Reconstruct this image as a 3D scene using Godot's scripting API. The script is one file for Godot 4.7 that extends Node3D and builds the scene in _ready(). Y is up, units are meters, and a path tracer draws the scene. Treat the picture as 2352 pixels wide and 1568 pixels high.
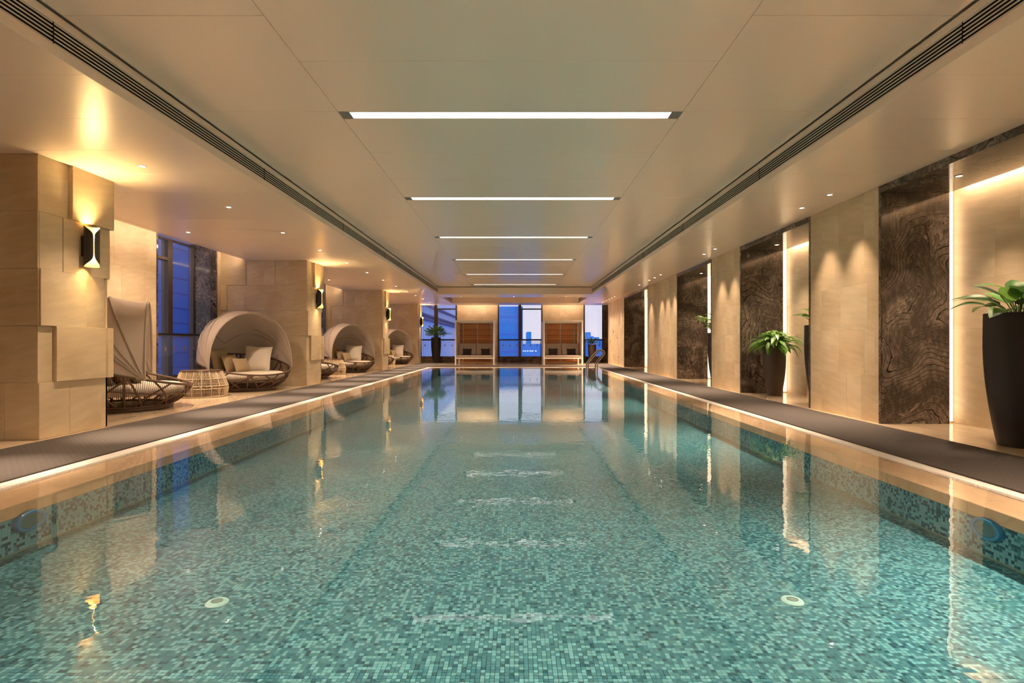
extends Node3D
# Indoor hotel pool at dusk. x to the right, y up, depth runs along -z. Deck level is y = 0.

const SOF := 3.10      # soffit underside
const CEI := 3.41      # raised ceiling underside
const XL := -5.17      # pool side of the stone columns
const XA := -7.29      # alcove wall
const XR := 4.75       # right wall
const XN := 5.80       # back of the right niches
const RFL := -3.29     # ceiling recess, left side
const RFR := 3.17      # ceiling recess, right side
const PL := -3.33      # pool walls
const PR := 3.07
const PN := 1.6        # pool near and far end (depth)
const PF := 22.85
const BACK := 29.6     # back wall
const BAY := 7.43
const COL0 := 5.8
const COLW := 0.97
const ORD := ["first", "second", "third", "fourth", "fifth", "sixth", "seventh", "eighth", "ninth", "tenth", "eleventh", "twelfth", "thirteenth", "fourteenth", "fifteenth", "sixteenth", "seventeenth", "eighteenth", "nineteenth"]

var M := {}
var counts := {}
var rng := RandomNumberGenerator.new()


# ---------------------------------------------------------------- mesh builder
class MB:
	var v := PackedVector3Array()
	var n := PackedVector3Array()
	var t := PackedVector2Array()
	var c := PackedColorArray()
	var ix := PackedInt32Array()
	var tint := Color.WHITE
	var colored := false

	func vert(p: Vector3, nn: Vector3, uv := Vector2.ZERO) -> void:
		v.append(p)
		n.append(nn)
		t.append(uv)
		if colored:
			c.append(tint)

	func tri(a: Vector3, b: Vector3, d: Vector3, nn: Vector3) -> void:
		var k := v.size()
		vert(a, nn)
		vert(b, nn)
		vert(d, nn)
		if (b - a).cross(d - a).dot(nn) > 0.0:
			ix.append_array(PackedInt32Array([k, k + 2, k + 1]))
		else:
			ix.append_array(PackedInt32Array([k, k + 1, k + 2]))

	func quad(a: Vector3, b: Vector3, d: Vector3, e: Vector3, nn: Vector3) -> void:
		var k := v.size()
		vert(a, nn, Vector2(0, 0))
		vert(b, nn, Vector2(1, 0))
		vert(d, nn, Vector2(1, 1))
		vert(e, nn, Vector2(0, 1))
		if (b - a).cross(d - a).dot(nn) > 0.0:
			ix.append_array(PackedInt32Array([k, k + 2, k + 1, k, k + 3, k + 2]))
		else:
			ix.append_array(PackedInt32Array([k, k + 1, k + 2, k, k + 2, k + 3]))

	func box(lo: Vector3, hi: Vector3, b := 0.0) -> void:
		var cc := (lo + hi) * 0.5
		var h := (hi - lo).abs() * 0.5
		b = minf(b, 0.45 * minf(h.x, minf(h.y, h.z)))
		for a in 3:
			var u := (a + 1) % 3
			var w := (a + 2) % 3
			for s in [-1.0, 1.0]:
				var nn := Vector3.ZERO
				nn[a] = s
				var q := []
				for k in [[-1, -1], [1, -1], [1, 1], [-1, 1]]:
					var p := Vector3.ZERO
					p[a] = s * h[a]
					p[u] = k[0] * (h[u] - b)
					p[w] = k[1] * (h[w] - b)
					q.append(cc + p)
				quad(q[0], q[1], q[2], q[3], nn)
				if b <= 0.0:
					continue
				for s2 in [-1.0, 1.0]:
					var nb := Vector3.ZERO
					nb[a] = s
					nb[u] = s2
					var r := []
					for k in [[0, -1], [0, 1], [1, 1], [1, -1]]:
						var p := Vector3.ZERO
						p[a] = s * (h[a] - (b if k[0] == 1 else 0.0))
						p[u] = s2 * (h[u] - (b if k[0] == 0 else 0.0))
						p[w] = k[1] * (h[w] - b)
						r.append(cc + p)
					quad(r[0], r[1], r[2], r[3], nb.normalized())
		if b > 0.0:
			for sx in [-1.0, 1.0]:
				for sy in [-1.0, 1.0]:
					for sz in [-1.0, 1.0]:
						var sg := Vector3(sx, sy, sz)
						tri(cc + sg * Vector3(h.x, h.y - b, h.z - b), cc + sg * Vector3(h.x - b, h.y, h.z - b), cc + sg * Vector3(h.x - b, h.y - b, h.z), sg.normalized())

	# rows of points, smooth; outward normal = (next column) x (next row) when flip is false
	func grid(rows: Array, flip := false, wrap := false) -> void:
		var k := v.size()
		var nr := rows.size()
		var nc: int = rows[0].size()
		var acc := PackedVector3Array()
		acc.resize(nr * nc)
		var tr := PackedInt32Array()
		for i in nr - 1:
			for j in (nc if wrap else nc - 1):
				var j2 := (j + 1) % nc
				var a := i * nc + j
				var b := i * nc + j2
				var d := (i + 1) * nc + j2
				var e := (i + 1) * nc + j
				if flip:
					tr.append_array(PackedInt32Array([a, e, d, a, d, b]))
				else:
					tr.append_array(PackedInt32Array([a, b, d, a, d, e]))
		for q in range(0, tr.size(), 3):
			var pa: Vector3 = rows[tr[q] / nc][tr[q] % nc]
			var pb: Vector3 = rows[tr[q + 1] / nc][tr[q + 1] % nc]
			var pc: Vector3 = rows[tr[q + 2] / nc][tr[q + 2] % nc]
			var f := (pb - pa).cross(pc - pa)
			acc[tr[q]] += f
			acc[tr[q + 1]] += f
			acc[tr[q + 2]] += f
		for i in nr:
			for j in nc:
				var nn := acc[i * nc + j]
				vert(rows[i][j], nn.normalized() if nn.length() > 1e-12 else Vector3.UP, Vector2(float(j) / (nc - 1), float(i) / (nr - 1)))
		for q in range(0, tr.size(), 3):
			ix.append(k + tr[q])
			ix.append(k + tr[q + 2])
			ix.append(k + tr[q + 1])

	func tube(pts: Array, r: float, sides := 8, caps := true, flat := 1.0) -> void:
		var rows := []
		var up := Vector3.UP
		var d0: Vector3 = (pts[1] - pts[0]).normalized()
		if absf(d0.dot(up)) > 0.95:
			up = Vector3.RIGHT
		for i in pts.size():
			var dir: Vector3
			if i == 0:
				dir = (pts[1] - pts[0]).normalized()
			elif i == pts.size() - 1:
				dir = (pts[i] - pts[i - 1]).normalized()
			else:
				dir = ((pts[i + 1] - pts[i]).normalized() + (pts[i] - pts[i - 1]).normalized()).normalized()
			var s := dir.cross(up).normalized()
			up = s.cross(dir).normalized()
			var ring := []
			for k in sides:
				var a := TAU * k / sides
				ring.append(pts[i] + s * cos(a) * r + up * sin(a) * r * flat)
			rows.append(ring)
		grid(rows, true, true)
		if caps:
			for e in [0, pts.size() - 1]:
				var nn: Vector3 = (pts[0] - pts[1]).normalized() if e == 0 else (pts[e] - pts[e - 1]).normalized()
				for k in range(1, sides - 1):
					tri(rows[e][0], rows[e][k], rows[e][k + 1], nn)

	# profile of Vector2(radius, height), listed from bottom to top on the outside
	func lathe(prof: Array, segs := 24, at := Vector3.ZERO) -> void:
		var i := 0
		while i < prof.size() - 1:
			var run := [prof[i], prof[i + 1]]
			var j := i + 1
			while j < prof.size() - 1 and (prof[j] - prof[j - 1]).normalized().dot((prof[j + 1] - prof[j]).normalized()) > 0.75:
				j += 1
				run.append(prof[j])
			var rows := []
			for p in run:
				var ring := []
				for k in segs:
					var a := TAU * k / segs
					ring.append(at + Vector3(p.x * cos(a), p.y, p.x * sin(a)))
				rows.append(ring)
			grid(rows, true, true)
			i = j

	func mesh() -> ArrayMesh:
		var arr := []
		arr.resize(Mesh.ARRAY_MAX)
		arr[Mesh.ARRAY_VERTEX] = v
		arr[Mesh.ARRAY_NORMAL] = n
		arr[Mesh.ARRAY_TEX_UV] = t
		if colored:
			arr[Mesh.ARRAY_COLOR] = c
		arr[Mesh.ARRAY_INDEX] = ix
		var m := ArrayMesh.new()
		m.add_surface_from_arrays(Mesh.PRIMITIVE_TRIANGLES, arr)
		return m


# ---------------------------------------------------------------- node helpers
func numbered(called: String) -> String:
	var k: int = counts.get(called, 0)
	counts[called] = k + 1
	return called if k == 0 else "%s_%03d" % [called, k]


func tag(o: Node, label := "", category := "", group := "", kind := "") -> void:
	if label:
		o.set_meta("label", label)
	if category:
		o.set_meta("category", category)
	if group:
		o.set_meta("group", group)
	if kind:
		o.set_meta("kind", kind)


func thing(called: String, label: String, category: String, at := Vector3.ZERO, turn := 0.0, group := "", kind := "") -> Node3D:
	var o := Node3D.new()
	o.name = numbered(called)
	add_child(o)
	o.position = at
	o.rotation.y = turn
	tag(o, label, category, group, kind)
	return o


func part(parent: Node, called: String, m: Mesh, mat: Material, at := Vector3.ZERO) -> MeshInstance3D:
	var o := MeshInstance3D.new()
	o.name = called
	o.mesh = m
	o.material_override = mat
	parent.add_child(o, true)
	o.position = at
	return o


func solo(called: String, m: Mesh, mat: Material, label: String, category: String, group := "", kind := "", at := Vector3.ZERO) -> MeshInstance3D:
	var o := part(self, numbered(called), m, mat, at)
	tag(o, label, category, group, kind)
	return o


func bxm(lo: Vector3, hi: Vector3, b := 0.0) -> ArrayMesh:
	var mb := MB.new()
	mb.box(lo, hi, b)
	return mb.mesh()


# box between x0..x1, y0..y1 and depths d0..d1
func bd(parent: Node, called: String, mat: Material, x0: float, x1: float, y0: float, y1: float, d0: float, d1: float, b := 0.0) -> MeshInstance3D:
	var c := Vector3((x0 + x1) / 2, (y0 + y1) / 2, -(d0 + d1) / 2)
	var h := Vector3(absf(x1 - x0), absf(y1 - y0), absf(d1 - d0)) / 2
	return part(parent, called, bxm(-h, h, b), mat, c)


func spot(parent: Node, at: Vector3, dir: Vector3, energy: float, angle: float, color: Color, size := 0.03, blend := 1.0) -> void:
	var l := SpotLight3D.new()
	l.name = "beam"
	l.light_color = color
	l.light_energy = energy
	l.spot_angle = angle
	l.spot_angle_attenuation = blend
	l.spot_range = 40.0
	l.spot_attenuation = 2.0
	l.light_size = size
	l.shadow_enabled = true
	parent.add_child(l, true)
	l.position = at
	l.basis = Basis.looking_at(dir, Vector3.UP if absf(dir.normalized().y) < 0.9 else Vector3.FORWARD)


func area(parent: Node, at: Vector3, dir: Vector3, along: Vector3, size: Vector2, energy: float, color: Color) -> void:
	var l := AreaLight3D.new()
	l.name = "glow"
	l.light_color = color
	l.light_energy = energy
	l.area_size = size
	l.area_normalize_energy = true
	l.area_range = 40.0
	l.area_attenuation = 2.0
	l.shadow_enabled = true
	parent.add_child(l, true)
	l.position = at
	var z := -dir.normalized()
	var x := along.normalized()
	l.basis = Basis(x, z.cross(x), z)


# ---------------------------------------------------------------- materials
func mat(called: String, col: Color, rough := 0.6, spec := 0.5, metal := 0.0) -> StandardMaterial3D:
	var m := StandardMaterial3D.new()
	m.resource_name = called
	m.albedo_color = col
	m.roughness = rough
	m.metallic_specular = spec
	m.metallic = metal
	M[called] = m
	return m


func lin(r: float, g: float, b: float) -> Color:
	return Color(r, g, b).linear_to_srgb()


func tri_tex(m: StandardMaterial3D, tex: Texture2D, scale: Vector3, offset := Vector3.ZERO) -> StandardMaterial3D:
	m.albedo_texture = tex
	m.uv1_triplanar = true
	m.uv1_world_triplanar = true
	m.uv1_scale = scale
	m.uv1_offset = offset
	m.uv1_triplanar_sharpness = 4.0
	return m


func glow(called: String, col: Color, energy: float) -> StandardMaterial3D:
	var m := mat(called, Color(0.9, 0.9, 0.9), 0.6)
	m.emission_enabled = true
	m.emission = col
	m.emission_energy_multiplier = energy
	return m


func noise(seed_: int, freq: float, oct := 3) -> FastNoiseLite:
	var f := FastNoiseLite.new()
	f.seed = seed_
	f.noise_type = FastNoiseLite.TYPE_SIMPLEX_SMOOTH
	f.frequency = freq
	f.fractal_octaves = oct
	return f


func stone_texture(w: int, h: int) -> ImageTexture:
	var im := Image.create(w, h, false, Image.FORMAT_RGB8)
	var a := noise(3, 1.0, 4)
	var b := noise(8, 1.0, 2)
	for y in h:
		for x in w:
			var u := float(x) / w * 2.0
			var q := float(y) / h * 2.0
			var streak := a.get_noise_3d(u * 1.6, q * 9.0 + u * 1.5, 0.0)
			var cloud := b.get_noise_3d(u * 1.3, q * 1.3, 5.0)
			var g := b.get_noise_3d(u * 60.0, q * 60.0, 9.0)
			var k := 0.93 + 0.05 * streak + 0.05 * cloud + 0.03 * g
			im.set_pixel(x, y, Color(k, k * (0.985 + 0.02 * cloud), k * (0.96 + 0.04 * cloud)))
	return ImageTexture.create_from_image(im)


func marble_texture(w: int, h: int) -> ImageTexture:
	var im := Image.create(w, h, false, Image.FORMAT_RGB8)
	var a := noise(21, 0.8, 2)
	var b := noise(5, 1.0, 2)
	var f := noise(33, 14.0, 2)
	for y in h:
		for x in w:
			var u := float(x) / w * 2.0
			var q := float(y) / h * 4.0
			var wx := a.get_noise_3d(u, q, 0.0)
			var wy := a.get_noise_3d(u, q, 7.0)
			var fine := f.get_noise_3d(u, q * 0.5, 2.0)
			var n := q * 0.55 + u * 0.10 + 0.95 * b.get_noise_3d(u * 0.62 + wx * 0.25, q * 0.42 + wy * 0.2, 3.0) + 0.12 * wy
			var t := n * 13.0 + fine * 0.22
			var band := t - floorf(t)
			var t2 := n * 47.0 + fine * 0.7
			var hair := t2 - floorf(t2)
			var k := 0.5 + 0.5 * sin(n * 7.0 + wx * 4.0)
			var c := Color(0.28, 0.252, 0.228).lerp(Color(0.53, 0.48, 0.435), clampf(k * 0.8 + fine * 0.6, 0.0, 1.0))
			c = c.lerp(Color(0.16, 0.125, 0.1), 0.55 * smoothstep(0.5, 1.0, hair))
			if band < 0.22:
				c = c.lerp(Color(0.05, 0.038, 0.032), (0.35 + 0.6 * k) * (1.0 - band / 0.22))
			elif band > 0.82:
				c = c.lerp(Color(0.50, 0.43, 0.37), 0.5 * (band - 0.82) / 0.18)
			var crack := absf(f.get_noise_3d(u * 0.42 + wx, q * 0.25 + wy * 0.5, 11.0))
			if crack < 0.035 and wy > 0.12:
				c = c.lerp(Color(0.66, 0.58, 0.5), 0.8 * (1.0 - crack / 0.035))
			im.set_pixel(x, y, c)
	return ImageTexture.create_from_image(im)


func floor_texture(w: int, h: int) -> ImageTexture:
	var im := Image.create(w, h, false, Image.FORMAT_RGB8)
	var a := noise(13, 1.2, 4)
	for y in h:
		for x in w:
			var u := float(x) / w * 2.0
			var q := float(y) / h * 2.0
			var k := a.get_noise_3d(u * 2.0, q * 0.8, 0.0)
			var vein := 1.0 - smoothstep(0.0, 0.05, absf(a.get_noise_3d(u, q * 0.6, 6.0)))
			var s := 0.93 + 0.08 * k - 0.05 * vein
			im.set_pixel(x, y, Color(s, s * 0.985, s * 0.96))
	return ImageTexture.create_from_image(im)


func weave_texture() -> ImageTexture:
	var im := Image.create(64, 64, false, Image.FORMAT_RGB8)
	for y in 64:
		for x in 64:
			var k := 0.5 + 0.5 * sin(TAU * (x + y) / 16.0)
			k *= 0.65 + 0.35 * sin(TAU * (x - y) / 32.0)
			im.set_pixel(x, y, Color(k, k, k))
	return ImageTexture.create_from_image(im)


func mosaic_texture(pal: Array, share: Array, seed_: int) -> ImageTexture:
	var g := RandomNumberGenerator.new()
	g.seed = seed_
	var im := Image.create(128, 128, false, Image.FORMAT_RGB8)
	for y in 128:
		for x in 128:
			im.set_pixel(x, y, pick(pal, share, g).linear_to_srgb())
	return ImageTexture.create_from_image(im)


func pick(pal: Array, share: Array, g: RandomNumberGenerator) -> Color:
	var r := g.randf()
	for k in share.size():
		r -= share[k]
		if r <= 0.0:
			var c: Color = pal[k]
			var j := g.randf_range(0.88, 1.12)
			return Color(c.r * j, c.g * j, c.b * j)
	return pal[0]


func make_materials() -> void:
	var st := stone_texture(512, 512)
	var tones := [lin(0.70, 0.575, 0.395), lin(0.66, 0.535, 0.36), lin(0.735, 0.61, 0.425), lin(0.685, 0.55, 0.37)]
	for k in 4:
		tri_tex(mat("sandstone%d" % k, tones[k], 0.55, 0.4), st, Vector3(0.6, 0.6, 0.6), Vector3(0.37 * k, 0.21 * k, 0.13 * k))
	tri_tex(mat("sandstone_core", lin(0.42, 0.33, 0.23), 0.8), st, Vector3.ONE * 0.6)
	var db := marble_texture(768, 1536)
	for k in 8:
		tri_tex(mat("dark_stone%d" % k, Color(1, 1, 1), 0.1, 0.5), db, Vector3(0.5, 0.25, 0.5), Vector3(0.31 * k, 0.19 * k, 0.31 * k))
	var fl := floor_texture(512, 512)
	tri_tex(mat("deck", lin(0.66, 0.52, 0.37), 0.1, 0.5), fl, Vector3.ONE * 0.5)
	tri_tex(mat("coping", lin(0.66, 0.49, 0.32), 0.25, 0.4), fl, Vector3.ONE * 0.7)
	mat("ceiling", lin(0.95, 0.77, 0.63), 0.28, 0.5, 0.15)
	mat("ceiling_back", lin(0.10, 0.085, 0.07), 0.9, 0.2)
	mat("vent_dark", lin(0.02, 0.017, 0.015), 0.8, 0.2)
	mat("vent_blade", lin(0.78, 0.66, 0.52), 0.4)
	mat("white_plastic", lin(0.86, 0.84, 0.80), 0.4)
	mat("white_metal", lin(0.82, 0.79, 0.74), 0.4)
	mat("bronze", lin(0.085, 0.065, 0.05), 0.35, 0.5, 0.3)
	mat("black_metal", lin(0.02, 0.017, 0.015), 0.35)
	mat("gold", lin(0.85, 0.58, 0.20), 0.35, 0.5, 0.6)
	mat("steel", lin(0.62, 0.58, 0.53), 0.16, 0.5, 1.0)
	mat("pot_black", lin(0.010, 0.008, 0.007), 0.42)
	mat("pot_brown", lin(0.06, 0.042, 0.032), 0.4)
	mat("soil", lin(0.04, 0.03, 0.02), 0.9)
	mat("wicker", lin(0.105, 0.058, 0.034), 0.45)
	mat("wicker_pale", lin(0.60, 0.48, 0.33), 0.5)
	mat("table_top", lin(0.10, 0.06, 0.04), 0.15)
	var cm := mat("canvas", lin(0.56, 0.49, 0.425), 0.9, 0.2)
	cm.backlight_enabled = true
	cm.backlight = lin(0.12, 0.1, 0.08)
	mat("canvas_rib", lin(0.42, 0.36, 0.30), 0.8, 0.2)
	mat("pad", lin(0.66, 0.58, 0.48), 0.9, 0.2)
	mat("pillow_white", lin(0.78, 0.71, 0.60), 0.9, 0.2)
	mat("pillow_tan", lin(0.36, 0.26, 0.15), 0.9, 0.2)
	mat("pillow_sand", lin(0.40, 0.31, 0.19), 0.9, 0.2)
	mat("pillow_dark", lin(0.055, 0.04, 0.036), 0.9, 0.2)
	mat("cabana_pad", lin(0.42, 0.34, 0.28), 0.9, 0.2)
	for k in 3:
		mat("slat%d" % k, lin(0.78 - 0.1 * k, 0.27 - 0.045 * k, 0.055 - 0.008 * k), 0.5)
	for k in 3:
		var g := mat("leaf%d" % k, [lin(0.055, 0.16, 0.025), lin(0.085, 0.22, 0.03), lin(0.13, 0.29, 0.045)][k], 0.35)
		g.backlight_enabled = true
		g.backlight = lin(0.10, 0.2, 0.03)
	var ld := mat("leaf_dark", lin(0.025, 0.075, 0.018), 0.25)
	ld.backlight_enabled = true
	ld.backlight = lin(0.03, 0.07, 0.015)
	mat("stem", lin(0.07, 0.15, 0.035), 0.5)
	var mt := mat("mat", lin(0.068, 0.058, 0.053), 0.75, 0.3)
	mt.uv1_triplanar = true
	mt.uv1_world_triplanar = true
	mt.uv1_scale = Vector3.ONE * 8.0
	mt.heightmap_enabled = true
	mt.heightmap_texture = weave_texture()
	mt.heightmap_scale = 0.35
	var gl := mat("glass", Color(0.9, 0.95, 1.0, 0.04), 0.02, 0.5)
	gl.transparency = BaseMaterial3D.TRANSPARENCY_ALPHA
	var gb := mat("glass_tint", Color(0.75, 0.85, 1.0, 0.06), 0.02, 0.5)
	gb.transparency = BaseMaterial3D.TRANSPARENCY_ALPHA
	mat("marker", lin(0.45, 0.22, 0.16), 0.6)
	mat("grout", lin(0.14, 0.26, 0.23), 0.8, 0.2)
	var tl := mat("mosaic", Color.WHITE, 0.3, 0.4)
	tl.vertex_color_use_as_albedo = true
	mat("pool_blue", lin(0.03, 0.22, 0.42), 0.3)
	mat("fitting", lin(0.27, 0.54, 0.56), 0.5)
	mat("lamp_lens_glass", lin(0.07, 0.17, 0.18), 0.2)
	mat("fitting_dark", lin(0.10, 0.16, 0.16), 0.6)
	glow("led_warm", lin(1.0, 0.79, 0.50), 0.45)
	glow("led_white", lin(1.0, 0.97, 0.92), 0.46)
	glow("down_lens", lin(1.0, 0.90, 0.72), 5.0)
	glow("bulb_lamp", lin(1.0, 0.82, 0.42), 14.0)
	mat("cap_grey", lin(0.17, 0.16, 0.15), 0.4)
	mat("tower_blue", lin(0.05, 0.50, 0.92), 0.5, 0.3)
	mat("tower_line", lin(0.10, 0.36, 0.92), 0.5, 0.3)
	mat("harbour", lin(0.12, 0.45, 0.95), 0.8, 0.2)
	mat("facade_glass", lin(0.80, 0.84, 1.0), 0.12, 0.5, 0.9)
	mat("facade_fin", lin(0.95, 0.95, 1.0), 0.5, 0.3)
	mat("facade_band", lin(0.05, 0.08, 0.22), 0.6, 0.3)
	mat("side_blue", lin(0.03, 0.17, 0.52), 0.5, 0.3)
	mat("side_joint", lin(0.03, 0.09, 0.30), 0.6, 0.3)
	glow("far_window_light", lin(0.7, 0.95, 1.0), 1.3)


# ---------------------------------------------------------------- camera, sky, exposure
func make_view() -> void:
	var cam := Camera3D.new()
	cam.name = "camera"
	var f := 1230.0
	cam.near = 0.05
	cam.far = 2000.0
	cam.projection = Camera3D.PROJECTION_FRUSTUM
	cam.size = 1568.0 / f * cam.near
	cam.frustum_offset = Vector2(-10.0, 4.0) / f * cam.near
	add_child(cam)
	cam.position = Vector3(0, 1.05, 0)
	cam.current = true
	var we := WorldEnvironment.new()
	we.name = "environment"
	var e := Environment.new()
	e.background_mode = Environment.BG_SKY
	var sky := Sky.new()
	var sm := ProceduralSkyMaterial.new()
	sm.sky_top_color = lin(0.34, 0.46, 0.95)
	sm.sky_horizon_color = lin(0.86, 0.84, 0.98)
	sm.sky_curve = 0.3
	sm.ground_bottom_color = lin(0.10, 0.2, 0.45)
	sm.ground_horizon_color = lin(0.5, 0.6, 0.9)
	sky.sky_material = sm
	e.sky = sky
	e.background_energy_multiplier = 0.385
	e.tonemap_mode = Environment.TONE_MAPPER_LINEAR
	e.tonemap_exposure = 2.65
	e.sdfgi_enabled = true
	e.ssao_enabled = true
	e.ssil_enabled = true
	we.environment = e
	add_child(we)


var WARM := lin(1.0, 0.735, 0.52)
var AMBER := lin(1.0, 0.70, 0.30)


# ---------------------------------------------------------------- cladding
# stone pieces on a plane: origin, direction along, length, facing normal; rows of given height
func clad(parent: Node, origin: Vector3, along: Vector3, length: float, facing: Vector3, y0: float, y1: float, wmin: float, wmax: float, g: RandomNumberGenerator) -> void:
	var rows := 5
	var rh := 3.10 / rows
	var r := 0
	while r * rh < y1 - 0.01:
		var ya := maxf(r * rh, y0)
		var yb := minf((r + 1) * rh, y1)
		if r == rows - 1 and y1 > 3.1:
			yb = y1
		var u := 0.0
		while u < length - 0.02:
			var w := g.randf_range(wmin, wmax)
			if u == 0.0:
				w *= g.randf_range(0.5, 1.0)
			if length - u - w < 0.25:
				w = length - u
			var th := 0.022 + g.randf_range(0.0, 0.0015)
			var h := Vector3.ZERO
			h += along.abs() * (w / 2 - 0.0004)
			h += facing.abs() * (th / 2)
			h.y = (yb - ya) / 2 - 0.0004
			var c := origin + along * (u + w / 2) + facing * (th / 2)
			c.y = (ya + yb) / 2
			part(parent, "stone_tile", bxm(-h, h, 0.0006), M["sandstone%d" % g.randi_range(0, 3)], c)
			u += w
		r += 1
		if r >= rows and y1 <= 3.1:
			break
		if r >= rows:
			break


func column(idx: int, d0: float) -> void:
	var names := ["nearest stone clad column with wall sconce at left edge", "second stone clad column from the camera on the left", "third stone clad column from the camera on the left", "farthest stone clad column beside the back wall windows"]
	var o := thing("stone_column", names[idx], "column", Vector3(XL, 0, -d0), 0.0, "", "structure")
	var g := RandomNumberGenerator.new()
	g.seed = 77
	var rh := SOF / 5.0
	# core: local x goes from 0 (pool side) to -2.12 (alcove wall), local z from 0 (near) to -COLW
	part(o, "core", bxm(Vector3(-2.12, 0, -COLW + 0.03), Vector3(-0.03, SOF, -0.03)), M.sandstone_core)
	part(o, "upper_core", bxm(Vector3(-2.12, SOF, -COLW + 0.03), Vector3(-1.50, 3.44, -0.03)), M.sandstone_core)
	# pool side: [row, from (depth), to, proud]
	var pool := [
		[0, 0.0, 0.40, 0.0], [0, 0.40, 0.97, 0.0], [1, 0.0, 0.19, -0.015], [1, 0.19, 0.92, 0.03], [1, 0.92, 1.01, 0.05],
		[2, 0.0, 0.62, 0.02], [2, 0.62, 0.90, 0.015], [2, 0.90, 0.97, -0.01], [3, 0.0, 0.30, 0.004], [3, 0.30, 1.0, 0.010],
		[4, 0.0, 0.38, 0.0], [4, 0.38, 1.02, 0.05],
	]
	for b in pool:
		var z0: float = -b[1]
		var z1: float = -b[2]
		part(o, "stone_block", bxm(Vector3(-0.032, b[0] * rh + 0.001, z1 + 0.001), Vector3(b[3], (b[0] + 1) * rh - 0.001, z0 - 0.001), 0.003), M["sandstone%d" % g.randi_range(0, 3)])
	# camera side: [row, from (distance from the pool edge), to, proud]
	var near := [
		[0, 0.0, 0.38, 0.0], [0, 0.38, 1.2, 0.006], [0, 1.2, 2.12, 0.0], [1, 0.02, 0.75, 0.0], [1, 0.75, 2.12, 0.008],
		[2, 0.0, 1.02, 0.01], [2, 1.02, 1.75, 0.004], [2, 1.75, 2.12, 0.0], [3, 0.0, 0.62, 0.016], [3, 0.62, 1.56, 0.008], [3, 1.56, 1.98, 0.0], [3, 1.98, 2.12, 0.03],
		[4, 0.0, 0.45, 0.014], [4, 0.45, 0.79, 0.0], [4, 0.79, 1.495, 0.012],
	]
	for b in near:
		part(o, "stone_block", bxm(Vector3(-b[2] + 0.001, b[0] * rh + 0.001, -0.032), Vector3(-b[1] - 0.001, (b[0] + 1) * rh - 0.001, b[3]), 0.003), M["sandstone%d" % g.randi_range(0, 3)])
	part(o, "stone_block", bxm(Vector3(-2.12, 4 * rh + 0.001, -0.032), Vector3(-1.505, 3.44, 0.012), 0.003), M.sandstone1)
	# far side
	for r in 5:
		part(o, "stone_block", bxm(Vector3(-2.12, r * rh + 0.001, -COLW), Vector3(0, (r + 1) * rh - 0.001, -COLW + 0.032), 0.003), M["sandstone%d" % (r % 4)])


# ---------------------------------------------------------------- fittings with lamps
var lens_mesh: ArrayMesh
var trim_mesh: ArrayMesh


func downlight(at: Vector3, label: String, group: String, energy: float, angle: float, aim := Vector3.ZERO, floods := []) -> void:
	if lens_mesh == null:
		var a := MB.new()
		a.lathe([Vector2(0.0, -0.004), Vector2(0.028, -0.004), Vector2(0.028, 0.0)], 20)
		lens_mesh = a.mesh()
		var b := MB.new()
		b.lathe([Vector2(0.030, 0.0), Vector2(0.032, -0.006), Vector2(0.044, -0.006), Vector2(0.048, 0.0)], 24)
		trim_mesh = b.mesh()
	var o := thing("downlight", label, "light", at, 0.0, group)
	part(o, "trim_ring", trim_mesh, M.white_metal)
	part(o, "lens", lens_mesh, M.down_lens)
	spot(o, Vector3(0, -0.03, 0), Vector3.DOWN + aim, energy, angle, WARM, 0.03)
	for f in floods:
		spot(o, Vector3(0, -0.03, 0), Vector3.DOWN + f[0], f[1], f[2], WARM, 0.03)


func sconce(idx: int, at: Vector3) -> void:
	var o := thing("wall_sconce", ["black and gold tube wall lamp on the nearest column", "black and gold tube wall lamp on the second column", "black and gold tube wall lamp on the third column", "small black and gold tube wall lamp on the farthest column"][idx], "wall lamp", at, 0.0, "tube lamps on the columns")
	# local: wall at x = 0, lamp towards +x, tube axis vertical
	var R := 0.078
	var H := 0.24
	var cx := 0.10
	for side in 2:
		var inner := side == 1
		var rr := R - (0.004 if inner else 0.0)
		for half in [-1.0, 1.0]:
			var rows := []
			for i in 41:
				var y := -H + 2.0 * H * i / 40.0
				var k := absf(y) / H
				var open := 0.06 + 1.5 * pow(clampf((k - 0.45) / 0.55, 0.0, 1.0), 2.2)
				var row := []
				for j in 17:
					var a: float = 0.63 + half * (open + (PI - open) * j / 16.0)
					row.append(Vector3(cx + rr * cos(a), y, rr * sin(a)))
				rows.append(row)
			var mb := MB.new()
			mb.grid(rows, (half > 0.0) != inner)
			part(o, "inner_shell" if inner else "outer_shell", mb.mesh(), M.gold if inner else M.black_metal)
	part(o, "wall_plate", bxm(Vector3(0.0, -0.12, -0.04), Vector3(0.03, 0.12, 0.04), 0.004), M.black_metal)
	for s in [-1.0, 1.0]:
		var b := MB.new()
		b.lathe([Vector2(0.0, -0.022), Vector2(0.014, -0.018), Vector2(0.02, 0.0), Vector2(0.014, 0.018), Vector2(0.0, 0.022)], 14)
		part(o, "bulb", b.mesh(), M.bulb_lamp, Vector3(cx + 0.02, s * 0.12, 0))
		var l := OmniLight3D.new()
		l.name = "bulb_light"
		l.light_color = AMBER
		l.light_energy = 0.14
		l.omni_range = 40.0
		l.omni_attenuation = 2.0
		l.light_size = 0.02
		l.shadow_enabled = true
		o.add_child(l, true)
		l.position = Vector3(cx + 0.02, s * 0.12, 0)
		spot(o, Vector3(cx + 0.01, s * 0.15, 0), Vector3(0.5 if s > 0.0 else 0.25, s, 0), 0.95 if s > 0.0 else 0.3, 68.0 if s > 0.0 else 42.0, AMBER, 0.06)


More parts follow.
